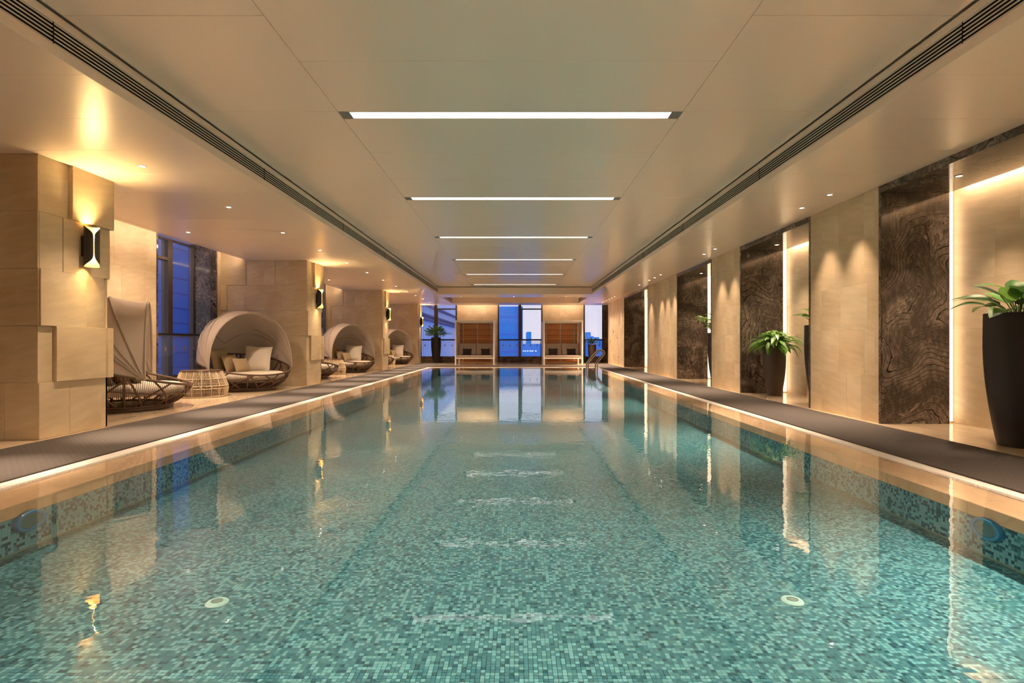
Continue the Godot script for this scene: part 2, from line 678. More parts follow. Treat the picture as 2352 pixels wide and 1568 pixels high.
# ---------------------------------------------------------------- windows
# frame in local axes: u along +x, facing +z (room side), glass at z = 0
func window(n: int, at: Vector3, turn: float, W: float, top: float, mull: float, transom_right: bool, label: String, sill_out := 0.14) -> void:
	var o := thing("window_%d" % n, label, "window", at, turn, "", "structure")
	o.name = "window_%d" % n
	var z0 := -0.05
	var z1 := 0.05
	var sill := 0.28
	var fr := 0.05
	part(o, "sill_panel", bxm(Vector3(0, 0, -0.12), Vector3(W, sill, sill_out), 0.004), M["dark_stone%d" % (n % 8)])
	part(o, "frame_side", bxm(Vector3(0, sill, z0), Vector3(fr, top, z1), 0.003), M.bronze)
	part(o, "frame_side", bxm(Vector3(W - fr, sill, z0), Vector3(W, top, z1), 0.003), M.bronze)
	part(o, "frame_top", bxm(Vector3(fr, top - 0.04, z0), Vector3(W - fr, top, z1), 0.003), M.bronze)
	part(o, "frame_bottom", bxm(Vector3(fr, sill, z0), Vector3(W - fr, sill + 0.05, z1), 0.003), M.bronze)
	part(o, "transom", bxm(Vector3(fr, 1.20, z0), Vector3(W - fr, 1.28, z1), 0.003), M.bronze)
	var cuts := [fr, W - fr]
	if mull > 0.0:
		part(o, "mullion", bxm(Vector3(mull - 0.08, sill + 0.05, -0.08), Vector3(mull + 0.08, top - 0.04, 0.08), 0.004), M.bronze)
		cuts = [fr, mull - 0.08, mull + 0.08, W - fr]
		var a: float = cuts[2] if transom_right else cuts[0]
		var b: float = cuts[3] if transom_right else cuts[1]
		var sash := part(o, "vent_rail", bxm(Vector3(a, 2.90, z0), Vector3(b, 2.97, z1 + 0.02), 0.003), M.bronze)
		part(sash, "sash_side", bxm(Vector3(a, 1.28, z0), Vector3(a + 0.05, 2.90, z1 + 0.02), 0.003), M.bronze)
	for k in range(0, cuts.size(), 2):
		part(o, "pane", bxm(Vector3(cuts[k], sill + 0.05, -0.004), Vector3(cuts[k + 1], 1.20, 0.004)), M.glass)
		part(o, "pane", bxm(Vector3(cuts[k], 1.28, -0.004), Vector3(cuts[k + 1], top - 0.04, 0.004)), M.glass)


func balustrade(at: Vector3, turn: float, W: float, markers: int, label: String) -> void:
	var o := thing("glass_balustrade", label, "balustrade", at, turn)
	part(o, "glass_panel", bxm(Vector3(0.03, 0.29, -0.005), Vector3(W - 0.03, 1.22, 0.005)), M.glass_tint)
	var pts := [Vector3(0.0, 0.28, 0), Vector3(0.0, 1.18, 0), Vector3(0.02, 1.23, 0), Vector3(0.07, 1.25, 0), Vector3(W - 0.07, 1.25, 0), Vector3(W - 0.02, 1.23, 0), Vector3(W, 1.18, 0), Vector3(W, 0.28, 0)]
	var mb := MB.new()
	mb.tube(pts, 0.014, 8)
	part(o, "rail", mb.mesh(), M.black_metal)
	var e := MB.new()
	var front := []
	for s in [0.006, 0.008]:
		var ring := []
		for k in 14:
			ring.append(Vector3(0.028 * cos(TAU * k / 14), 0.055 * sin(TAU * k / 14), s))
		front.append(ring)
	e.grid(front, false, true)
	for k in range(1, 13):
		e.tri(front[1][0], front[1][k], front[1][k + 1], Vector3.BACK)
	var em := e.mesh()
	for k in markers:
		part(o, "marker", em, M.marker, Vector3(W * (k + 0.5) / markers, 0.93, 0))


# ---------------------------------------------------------------- furniture
func rim_y(a: float) -> float:
	return 0.36 + 0.44 * (1.0 - cos(a)) / 2.0


func shell_point(a: float, t: float) -> Vector3:
	var r := 0.66 + 0.29 * pow(sin(t * PI / 2), 0.85)
	return Vector3(sin(a) * r, lerpf(0.06, rim_y(a), t), cos(a) * r)


func hood_point(k: float, t: float, sag: float) -> Vector3:
	# k runs from the front arch (0) to the back of the rim (1), t from side to side
	var z := lerpf(0.34, -0.93, sin(k * PI / 2))
	var w := 0.945 * sqrt(maxf(0.0, 1.0 - pow(minf(z, 0.12) / 0.96, 2.0)))
	var a := atan2(w, z)
	var h := 1.17 * pow(maxf(0.0, 1.0 - pow((0.34 - z) / 1.27, 2.6)), 0.48) - sag
	var y := rim_y(a) - 0.01
	return Vector3(w * cos(t), y + (1.76 - rim_y(1.36) - 1.17 + h) * pow(maxf(0.0, sin(t)), 0.82), z)


func make_daybed(label: String) -> Node3D:
	var o := thing("daybed", label, "daybed", Vector3.ZERO, 0.0, "hooded wicker daybeds in the left alcoves")
	var mb := MB.new()
	mb.lathe([Vector2(0.0, 0.0), Vector2(0.64, 0.0), Vector2(0.66, 0.012), Vector2(0.66, 0.05), Vector2(0.0, 0.05)], 40)
	part(o, "base", mb.mesh(), M.wicker)
	for ring in [[1.0, 0.019, "rim"], [0.52, 0.012, "hoop"], [0.02, 0.02, "hoop"]]:
		var pts := []
		for k in 49:
			pts.append(shell_point(TAU * k / 48.0, ring[0]))
		mb = MB.new()
		mb.tube(pts, ring[1], 8, false)
		part(o, ring[2], mb.mesh(), M.wicker)
	var g := RandomNumberGenerator.new()
	g.seed = 4
	for k in 30:
		var a := TAU * k / 30.0 + g.randf_range(-0.06, 0.06)
		var lean: float = [0.55, -0.5, 0.62, 0.0, -0.3][k % 5]
		var pts := []
		for i in 8:
			pts.append(shell_point(a + lean * (i / 7.0 - 0.5), i / 7.0))
		mb = MB.new()
		mb.tube(pts, 0.015, 6)
		part(o, "strut", mb.mesh(), M.wicker)
	mb = MB.new()
	for k in 210:
		var a := TAU * k / 210.0
		var pts := []
		for i in 5:
			var q := shell_point(a, i / 4.0)
			q.x *= 0.985
			q.z *= 0.985
			pts.append(q)
		mb.tube(pts, 0.0034, 4, false)
	var w := part(o, "woven_strands", mb.mesh(), M.wicker)
	w.set_meta("kind", "stuff")
	mb = MB.new()
	mb.lathe([Vector2(0.0, 0.24), Vector2(0.76, 0.24), Vector2(0.81, 0.26), Vector2(0.835, 0.30), Vector2(0.835, 0.34), Vector2(0.81, 0.38), Vector2(0.75, 0.40), Vector2(0.4, 0.412), Vector2(0.0, 0.415)], 40)
	part(o, "seat_pad", mb.mesh(), M.pad)
	# hood of canvas over five arches
	var N := 25
	var hood: Node3D = null
	for side in 2:
		var rows := []
		for i in N:
			var phi := float(i) / (N - 1)
			var f := fmod(i / 6.0, 1.0)
			var sag := 0.035 * sin(PI * f) + (0.012 if side == 1 else 0.0)
			var row := []
			for j in 33:
				row.append(hood_point(phi, PI * j / 32.0, sag + 0.006 * sin(j * 1.9 + i * 0.9) * sin(PI * f)))
			rows.append(row)
		mb = MB.new()
		mb.grid(rows, side == 1)
		if side == 0:
			hood = part(o, "hood", mb.mesh(), M.canvas)
		else:
			part(hood, "hood_lining", mb.mesh(), M.canvas)
	for i in 5:
		var phi: float = [0.0, 0.26, 0.5, 0.72, 0.9][i]
		var pts := []
		for j in 29:
			pts.append(hood_point(phi * pow(sin(PI * j / 28.0), 0.8), PI * j / 28.0, -0.002))
		mb = MB.new()
		mb.tube(pts, 0.016, 6)
		part(hood, "hood_rib", mb.mesh(), M.canvas_rib)
	return o


func pillow_mesh(w: float, h: float, th: float) -> ArrayMesh:
	var mb := MB.new()
	for s in [1.0, -1.0]:
		var rows := []
		for i in 13:
			var y := -1.0 + 2.0 * i / 12.0
			var row := []
			for j in 13:
				var x := -1.0 + 2.0 * j / 12.0
				var f := pow(maxf(0.0, (1.0 - pow(absf(x), 2.4)) * (1.0 - pow(absf(y), 2.4))), 0.55)
				var pinch := 1.0 - 0.07 * (1.0 - x * x) * absf(y)
				var pinch2 := 1.0 - 0.07 * (1.0 - y * y) * absf(x)
				row.append(Vector3(x * w / 2 * pinch2, y * h / 2 * pinch, s * th / 2 * f))
			rows.append(row)
		mb.grid(rows, s < 0.0)
	return mb.mesh()


var pillows := {}


func pillow(kind: String, host: Node3D, local: Vector3, turn: float, lean: float, roll: float, label: String, group: String) -> void:
	if not pillows.has(kind):
		pillows[kind] = {"white": pillow_mesh(0.60, 0.60, 0.20), "sand": pillow_mesh(0.62, 0.56, 0.2), "tan": pillow_mesh(0.48, 0.42, 0.17), "small": pillow_mesh(0.44, 0.34, 0.15), "dark": pillow_mesh(0.45, 0.35, 0.15)}[kind]
	var m: Material = {"white": M.pillow_white, "sand": M.pillow_sand, "tan": M.pillow_tan, "small": M.pillow_sand, "dark": M.pillow_dark}[kind]
	var o := part(self, numbered("pillow"), pillows[kind], m)
	tag(o, label, "pillow", group)
	o.transform = host.transform * Transform3D(Basis(Vector3.UP, turn) * Basis(Vector3.RIGHT, -lean) * Basis(Vector3.BACK, roll), local)


func make_table(label: String) -> Node3D:
	var o := thing("side_table", label, "table", Vector3.ZERO, 0.0, "round wire side tables between the daybeds")
	var prof := [Vector2(0.365, 0.505), Vector2(0.42, 0.36), Vector2(0.47, 0.22), Vector2(0.475, 0.17), Vector2(0.455, 0.02)]
	var mb := MB.new()
	mb.lathe([Vector2(0.0, 0.50), Vector2(0.37, 0.50), Vector2(0.375, 0.505), Vector2(0.375, 0.518), Vector2(0.37, 0.523), Vector2(0.0, 0.523)], 40)
	part(o, "table_top", mb.mesh(), M.table_top)
	for p in prof:
		var pts := []
		for k in 41:
			pts.append(Vector3(p.x * cos(TAU * k / 40), p.y, p.x * sin(TAU * k / 40)))
		mb = MB.new()
		mb.tube(pts, 0.009 if p.y < 0.1 else 0.006, 6, false)
		part(o, "ring", mb.mesh(), M.wicker_pale)
	for k in 18:
		var a := TAU * k / 18.0
		var pts := []
		for p in prof:
			pts.append(Vector3(p.x * cos(a), p.y, p.x * sin(a)))
		mb = MB.new()
		mb.tube(pts, 0.0075, 6)
		part(o, "rib", mb.mesh(), M.wicker_pale)
	mb = MB.new()
	for k in 108:
		if k % 6 == 0:
			continue
		var a := TAU * k / 108.0
		var pts := []
		for p in prof:
			pts.append(Vector3((p.x - 0.006) * cos(a), p.y, (p.x - 0.006) * sin(a)))
		mb.tube(pts, 0.0046, 4, false)
	var s := part(o, "strands", mb.mesh(), M.wicker_pale)
	s.set_meta("kind", "stuff")
	return o


func cabana(idx: int, at: Vector3) -> void:
	var o := thing("cabana_daybed", ["white framed cabana with slatted back left of the middle window", "white framed cabana with slatted back behind the pool ladder"][idx], "cabana", at, 0.0, "white cabanas at the back wall")
	var W := 1.93
	var H := 2.16
	var D := 1.75
	# local: front at z = 0, back at z = -D, x from -W/2 to W/2
	for x in [-W / 2, W / 2 - 0.07]:
		part(o, "post", bxm(Vector3(x, 0, -0.07), Vector3(x + 0.07, H, 0), 0.006), M.white_metal)
		part(o, "post", bxm(Vector3(x, 0, -D), Vector3(x + 0.07, H, -D + 0.07), 0.006), M.white_metal)
		part(o, "side_beam", bxm(Vector3(x, H - 0.07, -D + 0.07), Vector3(x + 0.07, H, -0.07), 0.006), M.white_metal)
		var mb := MB.new()
		# side screen of canvas, gathered along the side
		var rows := []
		for i in 2:
			var row := []
			for j in 15:
				var f := j / 14.0
				row.append(Vector3(x + 0.035 + 0.012 * sin(j * 1.7), 0.30 if i == 0 else H - 0.07, lerpf(-0.10, -D + 0.08, f)))
			rows.append(row)
		mb.grid(rows)
		part(o, "side_screen", mb.mesh(), M.white_metal)
	part(o, "front_beam", bxm(Vector3(-W / 2 + 0.07, H - 0.07, -0.07), Vector3(W / 2 - 0.07, H, 0), 0.006), M.white_metal)
	part(o, "back_beam", bxm(Vector3(-W / 2 + 0.07, H - 0.07, -D), Vector3(W / 2 - 0.07, H, -D + 0.07), 0.006), M.white_metal)
	var roof := part(o, "roof_panel", bxm(Vector3(-W / 2 + 0.07, H - 0.05, -D + 0.07), Vector3(W / 2 - 0.07, H - 0.03, -0.07)), M.white_metal)
	for k in 4:
		var z := -0.35 - k * 0.33
		part(roof, "roof_bar", bxm(Vector3(-W / 2 + 0.07, H - 0.10, z - 0.03), Vector3(W / 2 - 0.07, H - 0.05, z), 0.004), M.white_metal)
	for k in 21:
		var y := 0.10 + k * 0.0945
		part(o, "slat", bxm(Vector3(-W / 2 + 0.07, y, -D + 0.02), Vector3(W / 2 - 0.07, y + 0.078, -D + 0.045), 0.004), M["slat%d" % ((k * 7) % 3)])
	for x in [-0.72, 0.0, 0.72]:
		part(o, "back_strut", bxm(Vector3(x - 0.018, 0.08, -D + 0.045), Vector3(x + 0.018, H - 0.07, -D + 0.07), 0.003), M.white_metal)
	part(o, "seat_frame", bxm(Vector3(-W / 2 + 0.07, 0.29, -0.07), Vector3(W / 2 - 0.07, 0.345, -0.01), 0.004), M.white_metal)
	part(o, "seat_deck", bxm(Vector3(-W / 2 + 0.07, 0.30, -D + 0.08), Vector3(W / 2 - 0.07, 0.34, -0.07)), M.white_metal)
	part(o, "seat_cushion", bxm(Vector3(-W / 2 + 0.08, 0.345, -D + 0.30), Vector3(W / 2 - 0.08, 0.46, -0.02), 0.03), M.cabana_pad)
	for s in [-1.0, 1.0]:
		var mb := MB.new()
		mb.box(Vector3(-0.43, 0, -0.07), Vector3(0.43, 0.62, 0.07), 0.03)
		var c := part(o, "back_cushion", mb.mesh(), M.cabana_pad, Vector3(s * 0.44, 0.455, -0.95))
		c.rotation.x = -0.35
	for s in [-1.0, 1.0]:
		pillow("dark", o, Vector3(s * 0.46 + 0.02, 0.62, -0.82), s * 0.05, 0.40, 0.0, "small dark brown pillow on the %s half of %s cabana" % [["left", "right"][int(s > 0)], ["the left", "the right"][idx]], "dark pillows in the cabanas")


# ---------------------------------------------------------------- plants
func leaf_mesh(len_: float, wid: float, droop: float, fold: float, tip := 1.0) -> ArrayMesh:
	var rows := []
	for i in 9:
		var s := i / 8.0
		var w := wid / 2 * pow(sin(PI * pow(clampf(s * 0.97 + 0.03, 0.0, 1.0), 0.75 * tip)), 0.8)
		if i == 8:
			w = 0.001
		var y := -droop * s * s * len_
		var z := len_ * s * (1.0 - 0.25 * droop * s)
		var row := []
		for j in [-1.0, -0.5, 0.0, 0.5, 1.0]:
			row.append(Vector3(j * w, y + absf(j) * w * fold - 0.004 * sin(s * 9.0) * absf(j), z))
		rows.append(row)
	var mb := MB.new()
	mb.grid(rows, true)
	return mb.mesh()


func lobed_leaf_mesh() -> ArrayMesh:
	var mb := MB.new()
	var pieces := [[0.0, 0.0, 0.34, 0.10]]
	for k in 4:
		for s in [-1.0, 1.0]:
			pieces.append([s * (0.45 + 0.28 * k), 0.22 - 0.055 * k, 0.20 - 0.012 * k, 0.055])
	for p in pieces:
		var rows := []
		for i in 6:
			var q := i / 5.0
			var w: float = p[3] / 2 * (sin(PI * clampf(q * 0.9 + 0.1, 0.0, 1.0)) + 0.05)
			var row := []
			for j in [-1.0, 0.0, 1.0]:
				var loc := Vector3(j * w, absf(j) * w * 0.3 - 0.25 * q * q * p[2], q * p[2])
				row.append(Vector3(0, 0, p[1]) + loc.rotated(Vector3.UP, p[0]))
			rows.append(row)
		mb.grid(rows, true)
	return mb.mesh()


func pot_mesh(h: float, r: float) -> ArrayMesh:
	var mb := MB.new()
	var prof := [Vector2(0.0, 0.0), Vector2(r * 0.60, 0.0)]
	for i in 17:
		var s := i / 16.0
		prof.append(Vector2(r * (0.62 + 0.42 * pow(sin(minf(s * 1.25, 1.0) * PI / 2), 0.9) - 0.05 * maxf(0.0, s - 0.7)), 0.004 + s * (h - 0.008)))
	prof.append(Vector2(r * 0.99, h))
	prof.append(Vector2(r * 0.90, h))
	prof.append(Vector2(r * 0.89, h - 0.06))
	mb.lathe(prof, 44)
	return mb.mesh()


func planter(label: String, kind: String, at: Vector3, h: float, r: float, black: bool, seed_: int, only_side := 0.0) -> void:
	var o := thing("potted_plant", label, "plant", at, 0.0, "")
	var g := RandomNumberGenerator.new()
	g.seed = seed_
	part(o, "pot", pot_mesh(h, r), M.pot_black if black else M.pot_brown)
	var sm := MB.new()
	sm.lathe([Vector2(0.0, h - 0.075), Vector2(r * 0.90, h - 0.075), Vector2(r * 0.90, h - 0.05), Vector2(0.0, h - 0.045)], 28)
	part(o, "soil", sm.mesh(), M.soil)
	var meshes := []
	var mats := [M.leaf0, M.leaf1, M.leaf2]
	var n := 0
	if kind == "philodendron":
		meshes = [leaf_mesh(0.42, 0.20, 0.3, 0.18), leaf_mesh(0.36, 0.18, 0.15, 0.25), leaf_mesh(0.36, 0.19, 0.45, 0.15)]
		mats = [M.leaf_dark, M.leaf_dark, M.leaf0]
		n = 24
	elif kind == "sprig":
		meshes = [leaf_mesh(0.30, 0.14, 0.3, 0.2)]
		mats = [M.leaf1, M.leaf1, M.leaf0]
		n = 7
	elif kind == "lily":
		meshes = [leaf_mesh(0.25, 0.085, 0.7, 0.3), leaf_mesh(0.22, 0.08, 0.5, 0.25), leaf_mesh(0.2, 0.07, 0.9, 0.3)]
		mats = [M.leaf1, M.leaf2, M.leaf2]
		n = 170
	elif kind == "selloum":
		meshes = [lobed_leaf_mesh()]
		mats = [M.leaf1, M.leaf0, M.leaf2]
		n = 44
	elif kind == "bush":
		meshes = [leaf_mesh(0.22, 0.075, 0.6, 0.3), leaf_mesh(0.19, 0.07, 0.4, 0.25)]
		mats = [M.leaf0, M.leaf1, M.leaf1]
		n = 110
	else:
		meshes = [leaf_mesh(0.52, 0.055, 0.25, 0.3), leaf_mesh(0.46, 0.05, 0.4, 0.3)]
		mats = [M.leaf_dark, M.leaf0, M.leaf_dark]
		n = 30
	var stems := MB.new()
	for k in n:
		var az := TAU * k * 0.381966 + g.randf_range(-0.2, 0.2)
		var f := (k + 0.5) / n
		var el := lerpf(1.35, 0.05, pow(f, 0.8)) + g.randf_range(-0.12, 0.12)
		var plen := 0.1
		match kind:
			"philodendron":
				plen = g.randf_range(0.10, 0.26)
				el = lerpf(1.35, 0.35, f) + g.randf_range(-0.1, 0.1)
			"sprig":
				plen = g.randf_range(0.12, 0.26)
				az = -PI / 2 + g.randf_range(-0.5, 0.5)
				el = lerpf(1.3, 0.7, f)
			"lily":
				plen = g.randf_range(0.10, 0.32)
				el = lerpf(1.5, 0.05, pow(f, 0.9)) + g.randf_range(-0.1, 0.1)
			"selloum":
				plen = g.randf_range(0.22, 0.50)
				el = lerpf(1.35, 0.30, f)
			"bush":
				plen = g.randf_range(0.12, 0.58)
				el = lerpf(1.55, 0.75, f)
			_:
				plen = g.randf_range(0.05, 0.09)
				el = lerpf(1.25, 0.12, f)
		var dir := Vector3(sin(az) * cos(el), sin(el), cos(az) * cos(el))
		var root := Vector3(sin(az), 0, cos(az)) * r * 0.35 * f + Vector3(0, h - 0.045, 0)
		var tip := root + dir * plen + Vector3(0, 0.03, 0)
		if plen > 0.1:
			stems.tube([root, root.lerp(tip, 0.5) + Vector3(0, 0.02, 0), tip], 0.005 if kind != "lily" else 0.003, 5, false)
		var le := el * 0.55 - (0.1 if kind == "lily" else 0.0)
		if kind == "spear":
			le = el
		var lf := part(o, "leaf", meshes[k % meshes.size()], mats[g.randi_range(0, 2)], tip)
		lf.basis = Basis(Vector3.UP, az + g.randf_range(-0.25, 0.25)) * Basis(Vector3.RIGHT, -le) * Basis(Vector3.BACK, g.randf_range(-0.45, 0.45))
		var sc := g.randf_range(0.8, 1.1)
		lf.scale = Vector3.ONE * sc
	if stems.v.size():
		part(o, "stems", stems.mesh(), M.stem)


# ---------------------------------------------------------------- pool
func build_pool() -> void:
	var pal := [Color(0.115, 0.36, 0.43), Color(0.05, 0.21, 0.27), Color(0.036, 0.168, 0.235), Color(0.018, 0.098, 0.143)]
	var share := [0.34, 0.34, 0.22, 0.10]
	var wshare := [0.58, 0.08, 0.08, 0.26]
	var o := thing("pool_basin", "long rectangular pool basin lined with teal glass mosaic", "pool", Vector3.ZERO, 0.0, "", "structure")
	var F := -0.35
	bd(o, "floor_slab", M.grout, PL - 0.3, PR + 0.3, F - 0.2, F - 0.003, PN - 0.3, PF + 0.3)
	bd(o, "wall_slab", M.grout, PL - 0.3, PL - 0.003, F, -0.10, PN - 0.3, PF + 0.3)
	bd(o, "wall_slab", M.grout, PR + 0.003, PR + 0.3, F, -0.10, PN - 0.3, PF + 0.3)
	bd(o, "wall_slab", M.grout, PL, PR, F, -0.10, PF + 0.003, PF + 0.3)
	bd(o, "wall_slab", M.grout, PL, PR, F, -0.10, PN - 0.3, PN)
	var p := 0.0205
	var gap := 0.0011
	var g := RandomNumberGenerator.new()
	g.seed = 11
	var near_end := 12.6
	var nx := int(floor((PR - PL) / p))
	var nd := int(round((near_end - PN) / p))
	var ny := int(floor((-F - 0.11) / p))
	# which tiles are their own parts: the first row in view on the pool floor
	var row0 := int((2.24 - PN) / p)
	var own := {}
	var made := 0
	for r in 2:
		for i in nx:
			if made < 300 and absf(PL + (i + 0.5) * p) < 2.15:
				own[(row0 + r) * nx + i] = true
				made += 1
	var mb := MB.new()
	mb.colored = true
	var tile_box := bxm(Vector3(-p / 2 + gap, -0.003, -p / 2 + gap), Vector3(p / 2 - gap, 0.0, p / 2 - gap), 0.0005)
	var tile_mats := []
	for k in 4:
		tile_mats.append(mat("tile_part%d" % k, pal[k].linear_to_srgb(), 0.3, 0.4))
	var V := PackedVector3Array()
	var N := PackedVector3Array()
	var C := PackedColorArray()
	var X := PackedInt32Array()
	for j in nd:
		var za := -(PN + j * p + gap)
		var zb := -(PN + (j + 1) * p - gap)
		for i in nx:
			var c := pick(pal, share, g)
			if own.has(j * nx + i):
				var which := 0
				var best := 9.0
				for k in 4:
					var e: float = absf(c.g - pal[k].g)
					if e < best:
						best = e
						which = k
				part(o, "mosaic_tile", tile_box, tile_mats[which], Vector3(PL + (i + 0.5) * p, F, -(PN + (j + 0.5) * p)))
				continue
			var xa := PL + i * p + gap
			var xb := PL + (i + 1) * p - gap
			quad4(V, N, C, X, Vector3(xa, F, za), Vector3(xb, F, za), Vector3(xb, F, zb), Vector3(xa, F, zb), Vector3.UP, c)
	var fm := part(o, "mosaic_floor", arr_mesh(V, N, C, X), M.mosaic)
	fm.set_meta("kind", "stuff")
	for side in [0, 1]:
		V = PackedVector3Array()
		N = PackedVector3Array()
		C = PackedColorArray()
		X = PackedInt32Array()
		var x := PL if side == 0 else PR
		var nn := Vector3.RIGHT if side == 0 else Vector3.LEFT
		for j in nd:
			var za := -(PN + j * p + gap)
			var zb := -(PN + (j + 1) * p - gap)
			for i in ny:
				var ya := -0.11 - i * p - gap
				var yb := -0.11 - (i + 1) * p + gap
				quad4(V, N, C, X, Vector3(x, ya, za), Vector3(x, yb, za), Vector3(x, yb, zb), Vector3(x, ya, zb), nn, pick(pal, wshare, g))
		var wm := part(o, "mosaic_wall", arr_mesh(V, N, C, X), M.mosaic)
		wm.set_meta("kind", "stuff")
	# farther than that the single tiles can no longer be told apart
	var ft := mosaic_texture(pal, share, 5)
	var wt := mosaic_texture(pal, wshare, 6)
	for k in 2:
		var m := mat("mosaic_far%d" % k, Color.WHITE, 0.3, 0.4)
		tri_tex(m, [ft, wt][k], Vector3.ONE / 3.2)
		m.texture_filter = BaseMaterial3D.TEXTURE_FILTER_NEAREST
	bd(o, "mosaic_floor_far", M.mosaic_far0, PL, PR, F - 0.003, F, near_end, PF)
	bd(o, "mosaic_wall_far", M.mosaic_far1, PL - 0.003, PL, F, -0.11, near_end, PF)
	bd(o, "mosaic_wall_far", M.mosaic_far1, PR, PR + 0.003, F, -0.11, near_end, PF)
	bd(o, "mosaic_wall_far", M.mosaic_far1, PL, PR, F, -0.11, PF, PF + 0.003)
	# coping, just under the water
	var cp := thing("pool_coping", "beige stone coping under a film of water round the pool", "coping", Vector3.ZERO, 0.0, "", "structure")
	var gi_l := -3.717
	var gi_r := 3.423
	var d := PN - 0.35
	var k2 := 0
	while d < PF + 0.30:
		var e := minf(d + 1.2, PF + 0.35)
		bd(cp, "coping_slab", M.coping, gi_l, PL, -0.11, -0.022, d + 0.0008, e - 0.0008, 0.004)
		bd(cp, "coping_slab", M.coping, PR, gi_r, -0.11, -0.022, d + 0.0008, e - 0.0008, 0.004)
		d = e
		k2 += 1
	var x0 := PL
	while x0 < PR - 0.01:
		var x1 := minf(x0 + 1.28, PR)
		bd(cp, "coping_slab", M.coping, x0 + 0.0008, x1 - 0.0008, -0.11, -0.022, PF, PF + 0.35, 0.004)
		bd(cp, "coping_slab", M.coping, x0 + 0.0008, x1 - 0.0008, -0.11, -0.022, PN - 0.35, PN, 0.004)
		x0 = x1
	# overflow grates
	grate("white ribbed overflow grate along the left pool edge", gi_l - 0.15, gi_l, PN - 0.35, PF + 0.5, true)
	grate("white ribbed overflow grate along the right pool edge", gi_r, gi_r + 0.105, PN - 0.35, PF + 0.5, true)
	grate("white ribbed overflow grate along the far pool edge", gi_l, gi_r, PF + 0.35, PF + 0.5, false)
	# water
	var wv := MB.new()
	var rows := []
	wv.box(Vector3(gi_l, F - 0.05, -(PF + 0.35)), Vector3(gi_r, -0.008, -(PN - 0.35)))
	for i in wv.v.size():
		wv.t[i] = Vector2(wv.v[i].x, wv.v[i].z)
	solo("pool_water", wv.mesh(), M.water, "clear still water filling the pool up to the grates", "water", "", "stuff")
	# lamps in the pool walls and fittings in the floor
	for s in 2:
		var xw: float = [PL, PR][s]
		var dirx: float = [1.0, -1.0][s]
		var po := thing("pool_lamp", ["round blue rimmed pool lamp in the left pool wall", "round blue rimmed pool lamp in the right pool wall"][s], "pool lamp", Vector3(xw, -0.158, [-3.65, -3.48][s]), 0.0, "pool lamps")
		po.scale = Vector3(1, 0.5, 0.85)
		var lm := MB.new()
		lm.lathe([Vector2(0.0, 0.03), Vector2(0.09, 0.03), Vector2(0.095, 0.026)], 32)
		var rm := MB.new()
		rm.lathe([Vector2(0.14, 0.0), Vector2(0.14, 0.02), Vector2(0.13, 0.032), Vector2(0.11, 0.034), Vector2(0.098, 0.028), Vector2(0.095, 0.02)], 32)
		for pr in [part(po, "lens", lm.mesh(), M.lamp_lens_glass), part(po, "rim", rm.mesh(), M.pool_blue)]:
			pr.rotation.z = -dirx * PI / 2
		var qo := thing("floor_inlet", ["round pale inlet in the pool floor on the left", "round pale inlet in the pool floor on the right"][s], "pool inlet", Vector3([-1.61, 1.495][s], F, [-2.88, -2.90][s]), 0.0, "pool floor inlets")
		qo.scale = Vector3.ONE * 0.8
		var fmb := MB.new()
		fmb.lathe([Vector2(0.072, 0.0), Vector2(0.072, 0.008), Vector2(0.066, 0.014), Vector2(0.04, 0.018), Vector2(0.0, 0.019)], 32)
		part(qo, "cover", fmb.mesh(), M.fitting)
		for k in 7:
			var wl := 0.034 * sqrt(maxf(0.05, 1.0 - pow((k - 3) / 3.4, 2.0)))
			part(qo, "slot", bxm(Vector3(-0.036 + k * 0.011, 0.0165, -wl), Vector3(-0.031 + k * 0.011, 0.0205, wl)), M.fitting_dark)


func quad4(V: PackedVector3Array, N: PackedVector3Array, C: PackedColorArray, X: PackedInt32Array, a: Vector3, b: Vector3, c: Vector3, d: Vector3, nn: Vector3, col: Color) -> void:
	var k := V.size()
	V.append(a)
	V.append(b)
	V.append(c)
	V.append(d)
	for i in 4:
		N.append(nn)
		C.append(col)
	if (b - a).cross(c - a).dot(nn) > 0.0:
		X.append_array(PackedInt32Array([k, k + 2, k + 1, k, k + 3, k + 2]))
	else:
		X.append_array(PackedInt32Array([k, k + 1, k + 2, k, k + 2, k + 3]))


func arr_mesh(V: PackedVector3Array, N: PackedVector3Array, C: PackedColorArray, X: PackedInt32Array) -> ArrayMesh:
	var arr := []
	arr.resize(Mesh.ARRAY_MAX)
	arr[Mesh.ARRAY_VERTEX] = V
	arr[Mesh.ARRAY_NORMAL] = N
	arr[Mesh.ARRAY_COLOR] = C
	arr[Mesh.ARRAY_INDEX] = X
	var m := ArrayMesh.new()
	m.add_surface_from_arrays(Mesh.PRIMITIVE_TRIANGLES, arr)
	return m


func grate(label: String, x0: float, x1: float, d0: float, d1: float, lengthwise: bool) -> void:
	var o := thing("overflow_grate", label, "grate", Vector3.ZERO, 0.0, "", "structure")
	bd(o, "channel", M.white_plastic, x0, x1, -0.09, -0.05, d0, d1)
	var mb := MB.new()
	var p := 0.016
	if lengthwise:
		var d := d0
		while d < d1 - 0.005:
			mb.box(Vector3(x0 + 0.001, -0.03, -(d + 0.011)), Vector3(x1 - 0.001, 0.0, -d))
			d += p
	else:
		var x := x0
		while x < x1 - 0.005:
			mb.box(Vector3(x, -0.03, -d1 + 0.001), Vector3(x + 0.011, 0.0, -d0 - 0.001))
			x += p
	var r := part(o, "ribs", mb.mesh(), M.white_plastic)
	r.set_meta("kind", "stuff")


